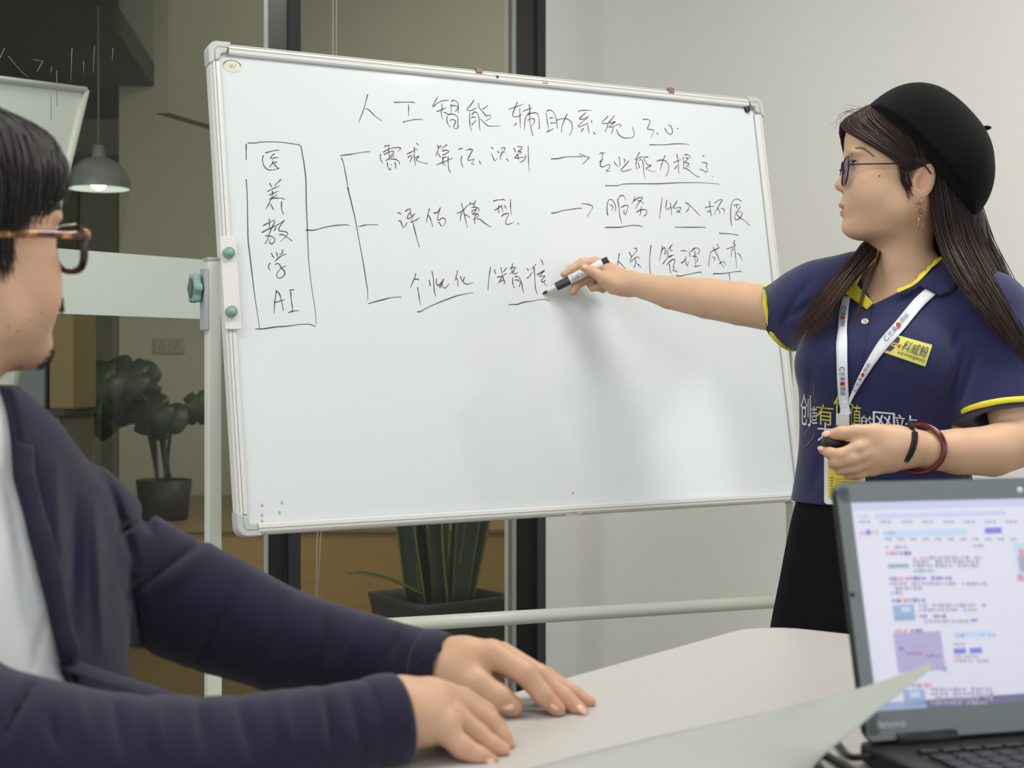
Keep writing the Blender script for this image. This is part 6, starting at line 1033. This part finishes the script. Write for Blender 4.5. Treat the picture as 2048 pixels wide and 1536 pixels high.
ML.append(strands('h', ms([[(20, 0, 147), (56, -40, 120), (62, -66, 90), (52, -74, 62)], [(20, 0, 145), (78, -20, 112), (82, -44, 90), (74, -60, 66)]]), 120, .0012, mh, man, .003, .25, (d1, d1), seed=13))
ML.append(strands('h', ms([[(-4, 80, 26), (0, 77, 8), (2, 73, -10)], [(-18, 80, 24), (-14, 77, 2), (-8, 74, -22)]]), 70, .0007, mh, man, .0025, .2, (d1, d1), seed=14, lens=(.5, 1)))
bk = []
for ph in np.radians(np.linspace(95, 275, 12)):
    c_, s_2 = math.cos(ph), math.sin(ph); nape = -48 if c_ < -.3 else -14
    bk.append([(-18+8*c_, 8*s_2, 146), (-16+66*c_, 56*s_2, 122), (-16+99*c_, 83*s_2, 78), (-16+103*c_, 86*s_2, 40), (-16+97*c_, 80*s_2, 2), (-16+84*c_, 68*s_2, nape)])
ML.append(strands('h', ms(bk), 900, .0013, mh, man, .0035, .25, (d1, d1), seed=15, lens=(.85, 1.03)))
merged('hair', ML, mh, man)
MBB = bvh_of(mbody); stub = []
rg5 = np.random.default_rng(5)
def hairs(area_, n, ln_, seed):                   # short beard hairs standing on the skin
    r5 = np.random.default_rng(seed); G = []
    for i in range(n):
        a, b = area_(r5); s = r5.uniform(-30, 34); h_ = MBB.ray_cast(Vector(MH.p(170, s*1.0, b)), Vector(-MH.f))
        if h_[0] is None: continue
        q = np.array(h_[0]); nn = np.array(h_[1]); G.append((q, q+nn*ln_*r5.uniform(.5, 1)*.6-UP*ln_*r5.uniform(.6, 1.2)))
    return G
bd_ = MB()
for q0, q1 in hairs(lambda r: (0, r.uniform(-31, -18)), 260, .011, 21)+hairs(lambda r: (0, r.uniform(-88, -70)), 260, .004, 22): bd_.tube([q0-(q1-q0)*.2, q1], [.0006, .0002], 4, cap=False)
bd_.build('beard', mh, man, fix=False)['kind'] = 'stuff'
bb = MB()
for s in (1, -1):
    pts = []
    for a, b in ((80, 52), (70, 58), (57, 56), (44, 47)):
        h_ = MBB.ray_cast(Vector(MH.p(a, 120*s, b)), Vector(-MH.s*s)); h_ = h_ if h_[0] is not None else MBB.ray_cast(Vector(MH.p(170, 22*s, b)), Vector(-MH.f)); pts.append(np.array(h_[0]))
    MB().tube(crom(pts, 6), [(.0015, .0015)]+[(.0024, .0046)]*15+[(.001, .001)]*4, 8, flat=UP).build('eyebrow', mh, man)
# glasses with tortoiseshell temples
tort = bpy.data.materials.new('tortoiseshell'); tort.use_nodes = True; nt = tort.node_tree; bs = nt.nodes['Principled BSDF']; bs.inputs['Roughness'].default_value = .15; bs.inputs['Coat Weight'].default_value = .5
tc = nt.nodes.new('ShaderNodeTexCoord'); nz_ = nt.nodes.new('ShaderNodeTexNoise'); nz_.inputs['Scale'].default_value = 70; nz_.inputs['Detail'].default_value = 2; rp_ = nt.nodes.new('ShaderNodeValToRGB'); e = rp_.color_ramp.elements
e[0].position = .36; e[0].color = lin('2a0c08'); e[1].position = .66; e[1].color = lin('d89a48'); x = e.new(.50); x.color = lin('7c2a14'); nt.links.new(tc.outputs['Object'], nz_.inputs['Vector']); nt.links.new(nz_.outputs['Fac'], rp_.inputs[0]); nt.links.new(rp_.outputs[0], bs.inputs['Base Color'])
fb_ = mat('frame black', '17100f', .2, coat=.5); mg_ = thing('eyeglasses', 'thick black framed eyeglasses with tortoiseshell temples on the seated man', 'glasses', tuple(MH.p(88, 0, 24)))
clearl = glass_mat('clear lens', 'f0f3f3', 1.8)
for s in (1, -1):
    pts = []
    for k in range(40):
        t = 2*math.pi*k/40; c_, n_ = math.cos(t), math.sin(t); x_ = math.copysign(abs(c_)**.62, c_)*25*(1+.10*n_); y_ = math.copysign(abs(n_)**.70, n_)*20.5; pts.append(MH.p(93-y_*.10-max(0, x_)*.16-abs(x_)*.03, s*(33+x_), 22+y_))
    MB().tube(pts, [(.0030, .0040)]*40, 8, closed=True).build('lens_rim', fb_, mg_); MB().poly([MH.p(91.5, s*33, 22)]+pts, [[0, i+1, (i+1) % 40+1] for i in range(40)], 0, True).build('lens', clearl, mg_)
    tp = crom([MH.p(88, s*60, 34), MH.p(85, s*68, 33), MH.p(70, s*74, 31), MH.p(30, s*80, 29), MH.p(-10, s*83, 26), MH.p(-40, s*82, 20), MH.p(-56, s*80, 2)], 6)
    n_ = len(tp); MB().tube(tp, [(.0022, .0056)]*8+[(.0018, .0046)]*6+[(.0016, .0036)]*(n_-14), 8, flat=UP).build('temple', tort, mg_)
MB().tube(crom([MH.p(93, 11, 26), MH.p(98, 0, 29), MH.p(93, -11, 26)], 5), .0024, 8).build('bridge', fb_, mg_)
# chair under the man
ch = thing('office_chair', 'dark office chair under the seated man', 'chair', (-.55, 1.42, 0))
MB().box((-.53, 1.41, .395), .48, .46, .05, (cf, clft, UP), bev=.015).build('seat', mat('chair dark', '1c1d20', .8), ch); MB().tube([(-.53, 1.41, .37), (-.53, 1.41, .08)], .03, 12).build('column', mat('castor', '26282a'), ch)
for k in range(5): t = k*1.257; MB().tube([(-.53, 1.41, .09), (-.53+.26*math.cos(t), 1.41+.26*math.sin(t), .055)], .018, 8).build('base_arm', mat('castor', '26282a'), ch); MB().sphere((-.53+.26*math.cos(t), 1.41+.26*math.sin(t), .026), .026, 10).build('castor', mat('castor', '26282a'), ch)
